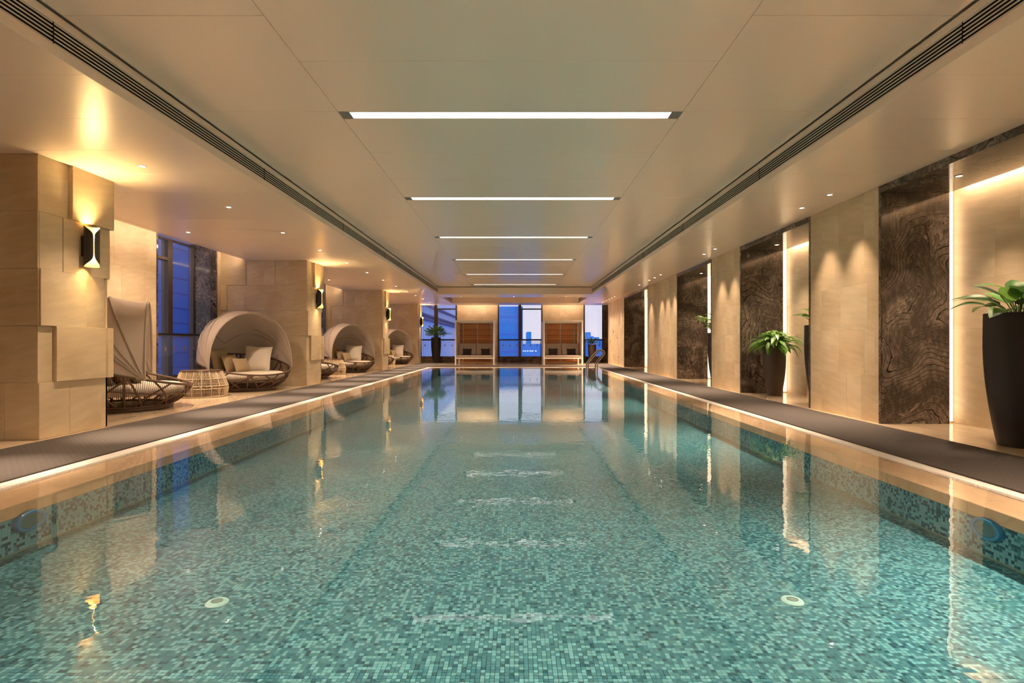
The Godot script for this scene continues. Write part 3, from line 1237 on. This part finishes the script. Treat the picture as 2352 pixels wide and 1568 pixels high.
# ---------------------------------------------------------------- building shell
func build_shell() -> void:
	var FRONT := -4.0
	var gi_l := -3.717 - 0.15
	var gi_r := 3.423 + 0.105
	# floors
	var fo := thing("floor", "polished beige marble deck round the pool", "floor", Vector3.ZERO, 0.0, "", "structure")
	bd(fo, "deck_left", M.deck, -8.2, gi_l, -0.15, 0.0, FRONT, BACK + 0.2)
	bd(fo, "deck_right", M.deck, gi_r, 6.2, -0.15, 0.0, FRONT, BACK + 0.2)
	bd(fo, "deck_far", M.deck, gi_l, gi_r, -0.15, 0.0, PF + 0.5, BACK + 0.2)
	bd(fo, "deck_near", M.deck, gi_l, gi_r, -0.15, 0.0, FRONT, PN - 0.35)
	# slab over everything and the wall behind the camera
	var ro := thing("ceiling", "cream satin metal panel ceiling with a raised middle", "ceiling", Vector3.ZERO, 0.0, "", "structure")
	bd(ro, "slab", M.ceiling, -8.2, 6.2, 3.45, 3.75, FRONT, BACK + 0.2)
	# raised middle: panels with open joints
	var cx := -0.06
	var hw := 1.76
	bd(ro, "backing", M.ceiling_back, RFL, RFR, CEI + 0.02, 3.449, FRONT, 22.4)
	var j := 0
	var s0 := 5.55 - 3.2 * 3
	while s0 + j * 3.2 / 3.0 < 22.3:
		var a := maxf(FRONT, s0 + j * 3.2 / 3.0 + 0.002)
		var b := minf(22.4, s0 + (j + 1) * 3.2 / 3.0 - 0.002)
		if j % 3 == 0:
			a += 0.09
		if j % 3 == 2:
			b -= 0.09
		if b > a + 0.05 and b > FRONT:
			bd(ro, "ceiling_panel", M.ceiling, cx - hw + 0.002, cx + hw - 0.002, CEI, CEI + 0.018, a, b, 0.002)
		j += 1
	j = 0
	while s0 + j * 1.6 < 22.3:
		var a := maxf(FRONT, s0 + j * 1.6 - 0.09 + 0.002)
		var b := minf(22.4, s0 + (j + 1) * 1.6 - 0.09 - 0.002)
		if b > a + 0.05:
			bd(ro, "ceiling_panel", M.ceiling, RFL + 0.015, cx - hw - 0.002, CEI, CEI + 0.018, a, b, 0.002)
			bd(ro, "ceiling_panel", M.ceiling, cx + hw + 0.002, RFR - 0.015, CEI, CEI + 0.018, a, b, 0.002)
		j += 1
	# soffits: side panels and cross strips
	bd(ro, "soffit_backing", M.ceiling_back, -6.65, RFL - 0.03, SOF + 0.02, SOF + 0.06, FRONT, 28.65)
	bd(ro, "soffit_backing", M.ceiling_back, RFR + 0.03, XR - 0.001, SOF + 0.02, SOF + 0.06, FRONT, 28.65)
	j = 0
	var q0 := 4.09 - 0.8 * 10
	while q0 + j * 0.8 < 28.6:
		var a := maxf(FRONT, q0 + j * 0.8 + 0.001)
		var b := minf(28.65, q0 + (j + 1) * 0.8 - 0.001)
		if b > a + 0.02:
			bd(ro, "soffit_panel", M.ceiling, -6.53, RFL - 0.012, SOF, SOF + 0.018, a, b, 0.0012)
			bd(ro, "soffit_panel", M.ceiling, RFR + 0.012, XR - 0.002, SOF, SOF + 0.018, a, b, 0.0012)
		j += 1
	bd(ro, "soffit_edge", M.ceiling, -6.66, -6.535, SOF - 0.004, SOF + 0.10, FRONT, 28.65, 0.003)
	# edge strips beside the recess
	bd(ro, "edge_strip", M.ceiling, RFL - 0.010, RFL + 0.004, SOF - 0.006, SOF + 0.05, FRONT, 22.4, 0.002)
	bd(ro, "edge_strip", M.ceiling, RFR - 0.004, RFR + 0.010, SOF - 0.006, SOF + 0.05, FRONT, 22.4, 0.002)
	# cross strips at the far end
	for z in [[22.4, 24.0], [27.35, 28.65]]:
		bd(ro, "soffit_backing", M.ceiling_back, RFL - 0.03, RFR + 0.03, SOF + 0.02, SOF + 0.06, z[0] + 0.02, z[1] - 0.02)
		for k in 4:
			var xa := RFL + (RFR - RFL) * k / 4.0
			bd(ro, "soffit_panel", M.ceiling, xa + 0.001, xa + (RFR - RFL) / 4.0 - 0.001, SOF, SOF + 0.018, z[0] + 0.014, z[1] - 0.014, 0.0012)
	var cuts := [RFL, -1.87, 1.63, RFR]
	for k in 3:
		bd(ro, "fascia_panel", M.ceiling, cuts[k] + 0.001, cuts[k + 1] - 0.001, SOF, CEI - 0.02, 22.4, 22.414, 0.001)
		bd(ro, "fascia_panel", M.ceiling, cuts[k] + 0.001, cuts[k + 1] - 0.001, SOF, CEI - 0.02, 27.35, 27.364, 0.001)
		bd(ro, "fascia_panel", M.ceiling, cuts[k] + 0.001, cuts[k + 1] - 0.001, SOF, CEI - 0.02, 23.986, 24.0, 0.001)
		bd(ro, "ceiling_panel", M.ceiling, cuts[k] + 0.001, cuts[k + 1] - 0.001, CEI, CEI + 0.018, 24.0, 27.35, 0.001)
	bd(ro, "cove_edge", M.ceiling, -6.66, XR, SOF - 0.004, SOF + 0.10, 28.65, 28.70, 0.003)
	# recess sides: lower and upper fascia with the air slots between
	for side in 2:
		var xs: float = [RFL, RFR][side]
		var o: float = [-1.0, 1.0][side]
		for run in [[FRONT, 22.4], [24.0, 27.35]]:
			var d: float = run[0]
			while d < run[1] - 0.01:
				var e := minf(d + 1.6, run[1])
				bd(ro, "fascia_panel", M.ceiling, xs, xs + o * 0.014, SOF + 0.044, SOF + 0.078, d + 0.001, e - 0.001, 0.001)
				bd(ro, "fascia_panel", M.ceiling, xs, xs + o * 0.014, SOF + 0.236, CEI - 0.012, d + 0.001, e - 0.001, 0.001)
				d = e
			bd(ro, "fascia_back", M.ceiling_back, xs + o * 0.10, xs + o * 0.12, SOF + 0.06, CEI + 0.03, run[0], run[1])
	var vn := 0
	for side in 2:
		var xs: float = [RFL, RFR][side]
		var o: float = [-1.0, 1.0][side]
		for run in [[-1.2, 2.0], [2.0, 3.81], [3.81, 7.0], [7.0, 10.2], [10.2, 13.4], [13.4, 16.6], [16.6, 19.8], [19.8, 22.36], [24.04, 27.3]]:
			var lab := "slot air diffuser in the %s recess side, %s run from the camera" % [["left", "right"][side], ORD[maxi(vn % 9 - 1, 0)]]
			if vn % 9 == 0:
				lab = "slot air diffuser in the %s recess side, beside the camera" % ["left", "right"][side]
			elif vn % 9 == 8:
				lab = "short slot air diffuser in the small far recess, %s side" % ["left", "right"][side]
			var v := thing("slot_diffuser", lab, "air vent", Vector3(xs, SOF + 0.078, -run[0]), 0.0, "slot diffusers in the ceiling recess")
			var L: float = run[1] - run[0]
			part(v, "housing", bxm(Vector3(minf(o * 0.024, o * 0.034), 0, -L), Vector3(maxf(o * 0.024, o * 0.034), 0.158, 0)), M.vent_dark)
			for k in 6:
				var y := 0.004 + k * 0.0285
				part(v, "blade", bxm(Vector3(minf(o * 0.002, o * 0.012), y, -L + 0.004), Vector3(maxf(o * 0.002, o * 0.012), y + 0.009, -0.004), 0.001), M.vent_blade)
			part(v, "end_bar", bxm(Vector3(minf(0, o * 0.024), 0, -L), Vector3(maxf(0, o * 0.024), 0.158, -L + 0.004)), M.vent_dark)
			vn += 1
	# near end wall behind the camera
	var wn := thing("wall_near", "plain sandstone wall behind the camera", "wall", Vector3.ZERO, 0.0, "", "structure")
	bd(wn, "core", M.sandstone1, -8.2, 6.2, 0.0, 3.45, FRONT - 0.2, FRONT)


func build_right() -> void:
	var g := RandomNumberGenerator.new()
	g.seed = 19
	var niches := [[4.35, 6.97], [8.69, 11.32], [13.07, 15.79], [19.35, 23.56]]
	var w := thing("wall_right", "beige sandstone wall of staggered slabs on the right", "wall", Vector3.ZERO, 0.0, "", "structure")
	var piers := [[-4.0, 4.35], [6.97, 8.69], [11.32, 13.07], [15.79, 19.35], [23.56, 27.75]]
	for p in piers:
		bd(w, "pier_core", M.sandstone_core, XR + 0.022, 5.5, 0.0, 3.45, p[0] + 0.052, p[1] - 0.052)
		bd(w, "pier_core", M.sandstone_core, 5.5, XN + 0.1, 0.0, 3.45, p[0] + 0.2, p[1] - 0.052)
		if p[1] > 4.4:
			clad(w, Vector3(XR + 0.022, 0, -p[0] - 0.004), Vector3(0, 0, -1), p[1] - p[0] - 0.008, Vector3.LEFT, 0.0, SOF, 0.28, 0.62, g)
	bd(w, "outer_core", M.sandstone_core, XN + 0.1, XN + 0.3, 0.0, 3.45, -4.0, BACK + 0.2)
	for k in niches.size():
		var dn: float = niches[k][0]
		var df: float = niches[k][1]
		var labels := ["nearest lit niche lined in dark veined stone on the right", "second lit niche lined in dark veined stone on the right", "third lit niche lined in dark veined stone on the right", "wide far niche lined in dark veined stone on the right"]
		var o := thing("wall_niche", labels[k], "niche", Vector3.ZERO, 0.0, "", "structure")
		clad(o, Vector3(XN, 0, -dn), Vector3(0, 0, -1), df - dn + 0.14, Vector3.LEFT, 0.0, 3.12, 0.7, 1.15, g)
		bd(o, "back_core", M.sandstone_core, XN, XN + 0.1, 0.0, 3.45, dn - 0.05, df + 0.2)
		# jamb slabs of dark stone, far one faces the camera
		bd(o, "jamb_slab", M["dark_stone%d" % (2 * k % 8)], XR, 5.64, 0.0, 3.012, df, df + 0.05, 0.003)
		bd(o, "jamb_slab", M["dark_stone%d" % ((2 * k + 1) % 8)], XR, 5.64, 0.0, 3.012, dn - 0.05, dn, 0.003)
		bd(o, "jamb_edge", M["dark_stone%d" % ((2 * k + 1) % 8)], XR - 0.006, XR, 0.0, SOF, dn - 0.045, dn, 0.001)
		bd(o, "jamb_edge", M["dark_stone%d" % ((2 * k + 1) % 8)], XR - 0.006, XR, 0.0, SOF, df, df + 0.045, 0.001)
		bd(o, "lintel", M["dark_stone%d" % ((2 * k + 3) % 8)], XR - 0.006, XR + 0.05, 3.012, SOF, dn, df, 0.002)
		bd(o, "niche_ceiling", M["dark_stone%d" % ((2 * k + 5) % 8)], XR + 0.05, 5.64, 3.012, 3.05, dn - 0.05, df + 0.05, 0.002)
		bd(o, "cove_back", M.ceiling, 5.60, XN, 3.14, 3.18, dn, df + 0.14)
		bd(o, "cove_cheek", M.ceiling, 5.60, 5.64, 3.05, 3.14, dn, df + 0.14)
		bd(o, "slot_back", M.ceiling, 5.50, XN, 0.0, 3.14, df + 0.14, df + 0.16)
		# hidden light strips: along the top and up the far corner
		var t := thing("light_strip", "warm light strip along the top of the %s right niche" % ORD[k], "light strip", Vector3.ZERO, 0.0, "warm light strips in the niches")
		bd(t, "strip", M.led_warm, 5.655, 5.695, 3.115, 3.13, dn + 0.05, df + 0.1)
		area(t, Vector3(5.70, 3.105, -(dn + df) / 2), Vector3(0.25, -1, 0), Vector3(0, 0, -1), Vector2(df - dn - 0.1, 0.05), 0.6, WARM)
		var u := thing("light_strip", "upright warm light strip in the far corner of the %s right niche" % ORD[k], "light strip", Vector3.ZERO, 0.0, "warm light strips in the niches")
		bd(u, "strip", M.led_warm, 5.685, 5.765, 0.02, 3.11, df + 0.10, df + 0.115)
		area(u, Vector3(5.665, 1.55, -(df + 0.07)), Vector3(1, 0, 0.4), Vector3.UP, Vector2(3.0, 0.03), 0.12, WARM)
	# far corner: recess beyond the last pier
	var c := thing("wall_right_end", "dark veined stone corner at the far right end", "wall", Vector3.ZERO, 0.0, "", "structure")
	bd(c, "stone_panel", M.dark_stone6, 4.79, 5.8, 0.0, 3.45, BACK - 0.06, BACK + 0.1, 0.003)
	bd(c, "jamb_slab", M.dark_stone3, XR, XN, 0.0, 3.45, 27.70, 27.75, 0.003)
	bd(c, "side_wall", M.dark_stone5, XN, XN + 0.1, 0.0, 3.45, 27.7, BACK)
	bd(c, "soffit_panel", M.ceiling, XR, XN, SOF, SOF + 0.02, 27.75, 28.65, 0.001)
	# lights over the piers
	var n := 0
	var groups := [[-0.6, 0.1, 2.4, 3.1], [7.39, 8.11], [11.65, 12.33], [16.05, 16.74, 17.43, 18.83], [23.56, 24.26, 24.96, 25.66, 26.36, 27.02]]
	for gi in 5:
		for d in groups[gi]:
			downlight(Vector3(4.325, SOF, -d), ("small downlight over the right wall, %s in view from the camera" % ORD[n - 4]) if n > 3 else "small downlight over the right wall beside the camera, %s of four" % ORD[n], "downlights over the right wall", 1.7, 25.0, Vector3(0.2, 0, 0), [[Vector3(-1.1, 0, 0), 8.0 if d < 14.0 else 1.5, 33.0], [Vector3(-0.25, 0, 0), 7.0, 33.0]])
			n += 1
	n = 0
	for d in [5.35, 6.28, 9.25, 10.67, 13.95, 15.03]:
		downlight(Vector3(5.19, 3.012, -d), "small downlight in the dark niche ceilings, %s from the camera" % ORD[n], "downlights in the niches", 2.5, 38.0)
		n += 1
	# wall plates
	var spots := [[26.2, 1.62, 0.05, 0.16], [25.1, 1.30, 0.03, 0.10], [25.0, 0.42, 0.05, 0.05], [26.25, 0.45, 0.05, 0.05], [26.9, 1.15, 0.05, 0.09]]
	for k in spots.size():
		var sp: Array = spots[k]
		var o := thing("wall_switch", ["tall dark wall plate above the others by the far corner", "slim dark wall plate at shoulder height near the far niche", "low small wall socket nearer the far niche", "low small wall socket nearer the far corner", "small brown wall plate closest to the far corner"][k], "wall plate", Vector3(XR - 0.003, sp[1], -sp[0]), 0.0, "wall plates by the far corner")
		part(o, "plate", bxm(Vector3(-0.012, -sp[3] / 2, -sp[2] / 2), Vector3(0.0, sp[3] / 2, sp[2] / 2), 0.003), M.bronze)
		part(o, "button", bxm(Vector3(-0.018, -sp[3] / 5, -sp[2] / 5), Vector3(-0.012, sp[3] / 5, sp[2] / 5), 0.002), M.black_metal)


func build_left() -> void:
	var g := RandomNumberGenerator.new()
	g.seed = 23
	var names := ["first", "second", "third"]
	# bay beside the camera, out of the frame, is a plain wall
	var p := thing("wall_left", "beige sandstone alcove wall on the left", "wall", Vector3.ZERO, 0.0, "", "structure")
	bd(p, "core", M.sandstone_core, XA - 0.3, XA, 0.0, 3.45, -4.0, COL0)
	for k in 4:
		var d0 := COL0 + BAY * k
		column(k, d0)
		bd(p, "core", M.sandstone_core, XA - 0.3, XA, 0.0, 3.45, d0, d0 + COLW)
		sconce(k, Vector3(XL + 0.012, 2.20, -(d0 + 0.58)))
		if k == 3:
			bd(p, "core", M.sandstone_core, XA - 0.3, XA, 0.0, 3.45, d0 + COLW, BACK + 0.2)
			continue
		var a := d0 + COLW
		var b := d0 + BAY
		var wa := b - 2.34
		var wb := b - 0.23
		bd(p, "core", M.sandstone_core, XA - 0.3, XA - 0.022, 0.0, 3.45, a, wa - 0.05)
		bd(p, "core", M.sandstone_core, XA - 0.3, XA - 0.022, 0.0, 3.45, wb + 0.05, b)
		clad(p, Vector3(XA - 0.022, 0, -a), Vector3(0, 0, -1), wa - a - 0.05, Vector3.RIGHT, 0.0, 3.44, 0.6, 1.0, g)
		clad(p, Vector3(XA - 0.022, 0, -wb - 0.05), Vector3(0, 0, -1), b - wb - 0.05, Vector3.RIGHT, 0.0, 3.44, 0.6, 1.0, g)
		var o := thing("window_reveal", "dark veined stone window reveal in the %s left alcove" % names[k], "window reveal", Vector3.ZERO, 0.0, "", "structure")
		bd(o, "jamb_slab", M["dark_stone%d" % (7 - k)], -7.93, XA + 0.006, 0.0, 3.44, wb, wb + 0.05, 0.003)
		bd(o, "jamb_slab", M["dark_stone%d" % (3 + k)], -7.93, XA + 0.006, 0.0, 3.44, wa - 0.05, wa, 0.003)
		window(k + 1, Vector3(-7.86, 0, -wa), PI / 2, wb - wa, 3.40, 1.16, false, "tall bronze framed window in the %s left alcove" % names[k], 0.42)
		balustrade(Vector3(-7.50, 0, -wa - 0.05), PI / 2, wb - wa - 0.13, 6, "glass balustrade before the window of the %s left alcove" % names[k])
		# cove light over the alcove
		var t := thing("light_strip", "warm light strip hidden above the soffit of the %s left alcove" % names[k], "light strip", Vector3.ZERO, 0.0, "hidden cove strips on the left")
		bd(t, "strip", M.led_warm, -6.68, -6.667, 3.14, 3.17, a + 0.1, b - 0.1)
		area(t, Vector3(-6.70, 3.17, -(a + b) / 2), Vector3(-1, 0.12, 0), Vector3(0, 0, -1), Vector2(b - a - 0.2, 0.04), 1.45, WARM)
		downlight(Vector3(-6.06, SOF, -(9.89 + BAY * k)), "small downlight above the side table of the %s left alcove" % names[k], "alcove downlights", 6.0, 34.0, Vector3.ZERO, [[Vector3.ZERO, 2.8, 75.0]])
	for k in 15:
		downlight(Vector3(-4.33, SOF, -(0.596 + 1.867 * k)), ("small downlight in the left soffit row, %s in view from the camera" % ORD[k - 3]) if k > 2 else "small downlight in the left soffit row beside the camera, %s of three" % ORD[k], "downlights in the left soffit row", 13.0, 15.0, Vector3.ZERO, [[Vector3(-0.02, 0, 0), 2.4, 44.0], [Vector3(1.15, 0, 0), 9.0 if k < 8 else 2.0, 29.0]])


func build_back() -> void:
	var g := RandomNumberGenerator.new()
	g.seed = 29
	var w := thing("wall_back", "two glowing beige stone panels of the back wall", "wall", Vector3.ZERO, 0.0, "", "structure")
	for r in [[-3.30, -1.0], [1.42, 3.73]]:
		bd(w, "core", M.sandstone_core, r[0] + 0.02, r[1] - 0.02, 0.0, 3.45, BACK - 0.05, BACK + 0.2)
		clad(w, Vector3(r[0] + 0.03, 0, -BACK + 0.05), Vector3.RIGHT, r[1] - r[0] - 0.06, Vector3.BACK, 0.0, 3.44, 0.7, 1.2, g)
		bd(w, "edge_slab", M.dark_stone2, r[0] - 0.005, r[0] + 0.028, 0.0, 3.44, BACK - 0.08, BACK + 0.1, 0.002)
		bd(w, "edge_slab", M.dark_stone4, r[1] - 0.028, r[1] + 0.005, 0.0, 3.44, BACK - 0.08, BACK + 0.1, 0.002)
	bd(w, "end_core", M.sandstone_core, XA, -5.31, 0.0, 3.45, BACK - 0.05, BACK + 0.2)
	bd(w, "pier_stone", M.sandstone1, -5.42, -5.31, 0.0, 3.44, BACK - 0.09, BACK - 0.05, 0.002)
	window(4, Vector3(-5.31, 0, -BACK), 0.0, 2.0, 3.30, 0.86, true, "left back window behind the tall dark planter")
	window(5, Vector3(-1.0, 0, -BACK), 0.0, 2.42, 3.30, 1.19, true, "middle back window between the two cabanas")
	window(6, Vector3(3.735, 0, -BACK), 0.0, 1.055, 3.30, -1.0, true, "narrow right back window behind the pool ladder")
	balustrade(Vector3(-5.22, 0, -BACK + 0.11), 0.0, 1.85, 5, "glass balustrade before the left back window")
	balustrade(Vector3(-0.92, 0, -BACK + 0.11), 0.0, 2.25, 6, "glass balustrade before the middle back window")
	balustrade(Vector3(3.80, 0, -BACK + 0.11), 0.0, 0.93, 3, "glass balustrade before the right back window")
	for k in 2:
		var x: float = [-2.15, 2.575][k]
		var t := thing("light_strip", "warm light strip hidden above the %s cabana" % ["left", "right"][k], "light strip", Vector3.ZERO, 0.0, "hidden cove strips at the back")
		bd(t, "strip", M.led_warm, x - 1.1, x + 1.1, 3.14, 3.17, 28.71, 28.725)
		area(t, Vector3(x, 3.19, -28.75), Vector3(0, 0.08, -1), Vector3.RIGHT, Vector2(2.2, 0.04), 0.75, WARM)
	for k in 3:
		downlight(Vector3([-2.4, -0.11, 2.17][k], SOF, -23.43), "small downlight on the %s of the far cross soffit" % ["left", "middle", "right"][k], "downlights on the cross soffit", 4.0, 30.0, Vector3.ZERO, [[Vector3.ZERO, 1.5, 75.0]])


func build_lamps() -> void:
	for k in 7:
		var d := 2.35 + 3.2 * k
		var o := thing("ceiling_light", ("recessed white line light across the raised ceiling, %s in view from the camera" % ORD[k - 1]) if k > 0 else "recessed white line light overhead, out of view above the camera", "light", Vector3(-0.06, CEI, -d), 0.0, "line lights in the raised ceiling")
		part(o, "diffuser", bxm(Vector3(-1.65, 0.003, -0.078), Vector3(1.65, 0.018, 0.078)), M.led_white)
		for s in [-1.0, 1.0]:
			part(o, "end_cap", bxm(Vector3(minf(s * 1.65, s * 1.757), 0.004, -0.086), Vector3(maxf(s * 1.65, s * 1.757), 0.018, 0.086), 0.002), M.cap_grey)
			part(o, "side_rail", bxm(Vector3(-1.65, 0.0, minf(s * 0.078, s * 0.087)), Vector3(1.65, 0.018, maxf(s * 0.078, s * 0.087))), M.ceiling)
		area(o, Vector3(0, -0.002, 0), Vector3.DOWN, Vector3.RIGHT, Vector2(3.3, 0.15), 0.03, lin(1.0, 0.93, 0.84))


func build_furniture() -> void:
	# long mats
	for s in 3:
		var r: Array = [[-5.06, -3.872, -3.5, 28.2], [3.534, 4.62, -3.5, 27.0], [-3.872, 3.534, 23.6, 25.2]][s]
		var m := MB.new()
		m.box(Vector3(r[0], 0.0, -r[3]), Vector3(r[1], 0.012, -r[2]), 0.003)
		solo("floor_mat", m.mesh(), M.mat, ["long grey brown ribbed mat along the left pool side", "long grey brown ribbed mat along the right pool side", "grey brown ribbed mat across the far pool end"][s], "mat", "pool side mats")
	# daybeds, three bays with two each
	var names := ["nearest", "middle", "far"]
	var first: Node3D = null
	for k in 3:
		for w in 2:
			var lab: String = ["hooded wicker daybed seen from the side in the %s left alcove", "hooded wicker daybed facing the camera in the %s left alcove"][w] % names[k]
			var o: Node3D
			if first == null:
				first = make_daybed(lab)
				o = first
			else:
				o = first.duplicate()
				o.name = numbered("daybed")
				add_child(o)
				o.set_meta("label", lab)
			o.position = [Vector3(-6.33, 0, -8.62), Vector3(-6.16, 0, -12.15)][w] + Vector3(0, 0, -BAY * k)
			o.rotation.y = [PI / 2 + 0.55, 0.95][w]
			var where: String = ["side-on daybed of the %s left alcove", "camera-facing daybed of the %s left alcove"][w] % names[k]
			pillow("white", o, Vector3(0.42, 0.69, -0.22), -0.75, 0.28, -0.05, "large white pillow on the " + where, "daybed pillows")
			pillow("sand", o, Vector3(-0.40, 0.67, -0.30), 0.55, 0.28, 0.04, "large sand pillow at the back of the " + where, "daybed pillows")
			pillow("tan", o, Vector3(-0.28, 0.60, -0.06), 0.45, 0.35, 0.05, "tan pillow between others on the " + where, "daybed pillows")
			pillow("small", o, Vector3(-0.14, 0.56, 0.13), 0.35, 0.40, -0.03, "small sand pillow in front on the " + where, "daybed pillows")
	var tab: Node3D = null
	for k in 3:
		var lab: String = "round pale wire side table in the %s left alcove" % names[k]
		var o: Node3D
		if tab == null:
			tab = make_table(lab)
			o = tab
		else:
			o = tab.duplicate()
			o.name = numbered("side_table")
			add_child(o)
			o.set_meta("label", lab)
		o.position = Vector3(-6.24, 0, -10.62 - BAY * k)
	cabana(0, Vector3(-2.03, 0, -26.05))
	cabana(1, Vector3(2.28, 0, -26.05))
	# planters
	planter("tall black planter with large glossy leaves at the right edge", "philodendron", Vector3(5.13, 0, -5.47), 1.36, 0.27, true, 3)
	planter("brown planter with bushy bright green leaves in the second niche", "lily", Vector3(5.18, 0, -10.75), 0.98, 0.205, false, 4)
	planter("tall planter mostly hidden at the near side of second niche, one leaf showing", "sprig", Vector3(5.22, 0, -9.15), 1.36, 0.26, true, 5)
	planter("tall dark planter with leafy bush half hidden in the third niche", "bush", Vector3(5.25, 0, -13.92), 1.32, 0.26, true, 6)
	planter("tall black planter with lobed leaves before the left back window", "selloum", Vector3(-4.33, 0, -28.9), 1.36, 0.26, true, 7)
	planter("dark planter with spear leaves before the right back window", "spear", Vector3(4.06, 0, -28.7), 0.98, 0.215, false, 8)
	# pool ladder
	var lo := thing("pool_ladder", "stainless steel pool ladder rails at the far right corner", "ladder", Vector3(0, 0, -20.9))
	for k in 2:
		var z := -0.5 * k
		var path := [Vector2(2.80, -0.34), Vector2(2.80, 0.20), Vector2(2.82, 0.30), Vector2(3.20, 0.72), Vector2(3.27, 0.775), Vector2(3.35, 0.785), Vector2(3.42, 0.75), Vector2(3.45, 0.68), Vector2(3.43, 0.60), Vector2(3.37, 0.52), Vector2(3.19, 0.30), Vector2(3.16, 0.20), Vector2(3.155, -0.03)]
		var pts := []
		for p in path:
			pts.append(Vector3(p.x, p.y, z))
		var mb := MB.new()
		mb.tube(pts, 0.025, 12)
		part(lo, "rail", mb.mesh(), M.steel)
	for k in 2:
		part(lo, "tread", bxm(Vector3(2.76, -0.15 - 0.13 * k, -0.48), Vector3(2.86, -0.125 - 0.13 * k, -0.02), 0.004), M.steel)


func build_outside() -> void:
	# harbour plain far below
	var h := MB.new()
	h.box(Vector3(-1500, -14, -3000), Vector3(1500, -12, 60))
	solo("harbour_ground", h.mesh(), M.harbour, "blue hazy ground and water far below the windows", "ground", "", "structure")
	var o := thing("office_tower", "blue tower filling the left half of the middle window", "building", Vector3(-17, -40, -120), 0.0)
	part(o, "body", bxm(Vector3(0, 0, -20), Vector3(18.45, 49.3, 0)), M.tower_blue)
	for k in 12:
		part(o, "floor_band", bxm(Vector3(10.0, 4.0 + k * 3.9, 0.0), Vector3(18.3, 4.25 + k * 3.9, 0.15)), M.tower_line)
	part(o, "corner_fin", bxm(Vector3(17.3, 10, 0.0), Vector3(17.75, 49.3, 0.3)), M.tower_line)
	for s in [[[14.2, 46.3], 0], [[15.1, 44.6], 0], [[17.4, 44.0], 0], [[14.4, 44.1], 0]]:
		part(o, "lit_window", bxm(Vector3(s[0][0], s[0][1], 0.16), Vector3(s[0][0] + 0.05, s[0][1] + 0.05, 0.2)), M.far_window_light)
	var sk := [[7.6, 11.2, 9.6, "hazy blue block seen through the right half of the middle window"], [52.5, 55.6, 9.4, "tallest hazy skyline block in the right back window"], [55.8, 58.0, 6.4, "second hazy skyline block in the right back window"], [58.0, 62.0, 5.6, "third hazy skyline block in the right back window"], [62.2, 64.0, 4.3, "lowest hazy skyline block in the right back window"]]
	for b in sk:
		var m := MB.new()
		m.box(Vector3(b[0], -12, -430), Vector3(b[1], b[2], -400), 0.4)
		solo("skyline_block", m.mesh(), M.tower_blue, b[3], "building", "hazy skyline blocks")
	var cb := MB.new()
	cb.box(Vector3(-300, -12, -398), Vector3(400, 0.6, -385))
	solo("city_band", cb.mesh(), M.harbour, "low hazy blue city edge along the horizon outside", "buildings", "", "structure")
	for k in 9:
		var x: float = ([1158.9, 1171.0, 1185.6, 1201.4, 1206.3, 1212.0, 1218.0, 1223.0, 1230.5][k] - 1186.0) * 0.31
		var m := MB.new()
		m.box(Vector3(x - 0.45, -4.7, -380.5), Vector3(x + 0.45, -4.2, -380))
		solo("harbour_light", m.mesh(), M.far_window_light, "small pale harbour light in the middle window, %s from the left" % ORD[k], "light", "row of harbour lights")
	# wing with upright fins beyond the left back window
	var f := thing("glass_wing", "pale glass wing with upright fins in the left back window", "building", Vector3(-12.6, -40, -42), 0.0)
	part(f, "body", bxm(Vector3(-6, 0, -75), Vector3(0, 50.5, 0)), M.facade_glass)
	for k in 50:
		part(f, "fin", bxm(Vector3(0.0, 20, -1.0 - k * 1.45), Vector3(0.07, 50.5, -0.75 - k * 1.45)), M.facade_fin)
	for y in [44.2, 44.75, 46.2]:
		part(f, "band", bxm(Vector3(0.0, y, -75), Vector3(0.5, y + 0.28, 0)), M.facade_band)
	part(f, "end_pier", bxm(Vector3(-1.2, 0, 0.0), Vector3(0.4, 50.5, 1.2)), M.side_blue)
	# blue panelled building beyond the alcove windows
	var s := thing("panelled_building", "deep blue panelled building seen through the alcove windows", "building", Vector3(-24, -40, -12), 0.0)
	part(s, "body", bxm(Vector3(-10, 0, -130), Vector3(0, 70, 0)), M.side_blue)
	for k in 26:
		part(s, "joint", bxm(Vector3(0.0, 33.0 + k * 1.05, -90), Vector3(0.03, 33.07 + k * 1.05, -4)), M.side_joint)
	for k in 30:
		part(s, "joint", bxm(Vector3(0.0, 33.0, -8.1 - k * 2.4), Vector3(0.03, 60.0, -8.0 - k * 2.4)), M.side_joint)


func _ready() -> void:
	make_view()
	make_materials()
	var wn := noise(51, 0.012, 3)
	var im := wn.get_seamless_image(512, 512)
	im.convert(Image.FORMAT_RGBA8)
	im.bump_map_to_normal_map(6.0)
	var wa := mat("water", Color(0.6, 0.9, 0.95, 0.0), 0.0, 0.5)
	wa.transparency = BaseMaterial3D.TRANSPARENCY_ALPHA
	wa.normal_enabled = true
	wa.normal_texture = ImageTexture.create_from_image(im)
	wa.normal_scale = 0.03
	wa.uv1_scale = Vector3(0.9, 0.9, 0.9)
	build_shell()
	build_pool()
	build_left()
	build_right()
	build_back()
	build_lamps()
	build_furniture()
	build_outside()
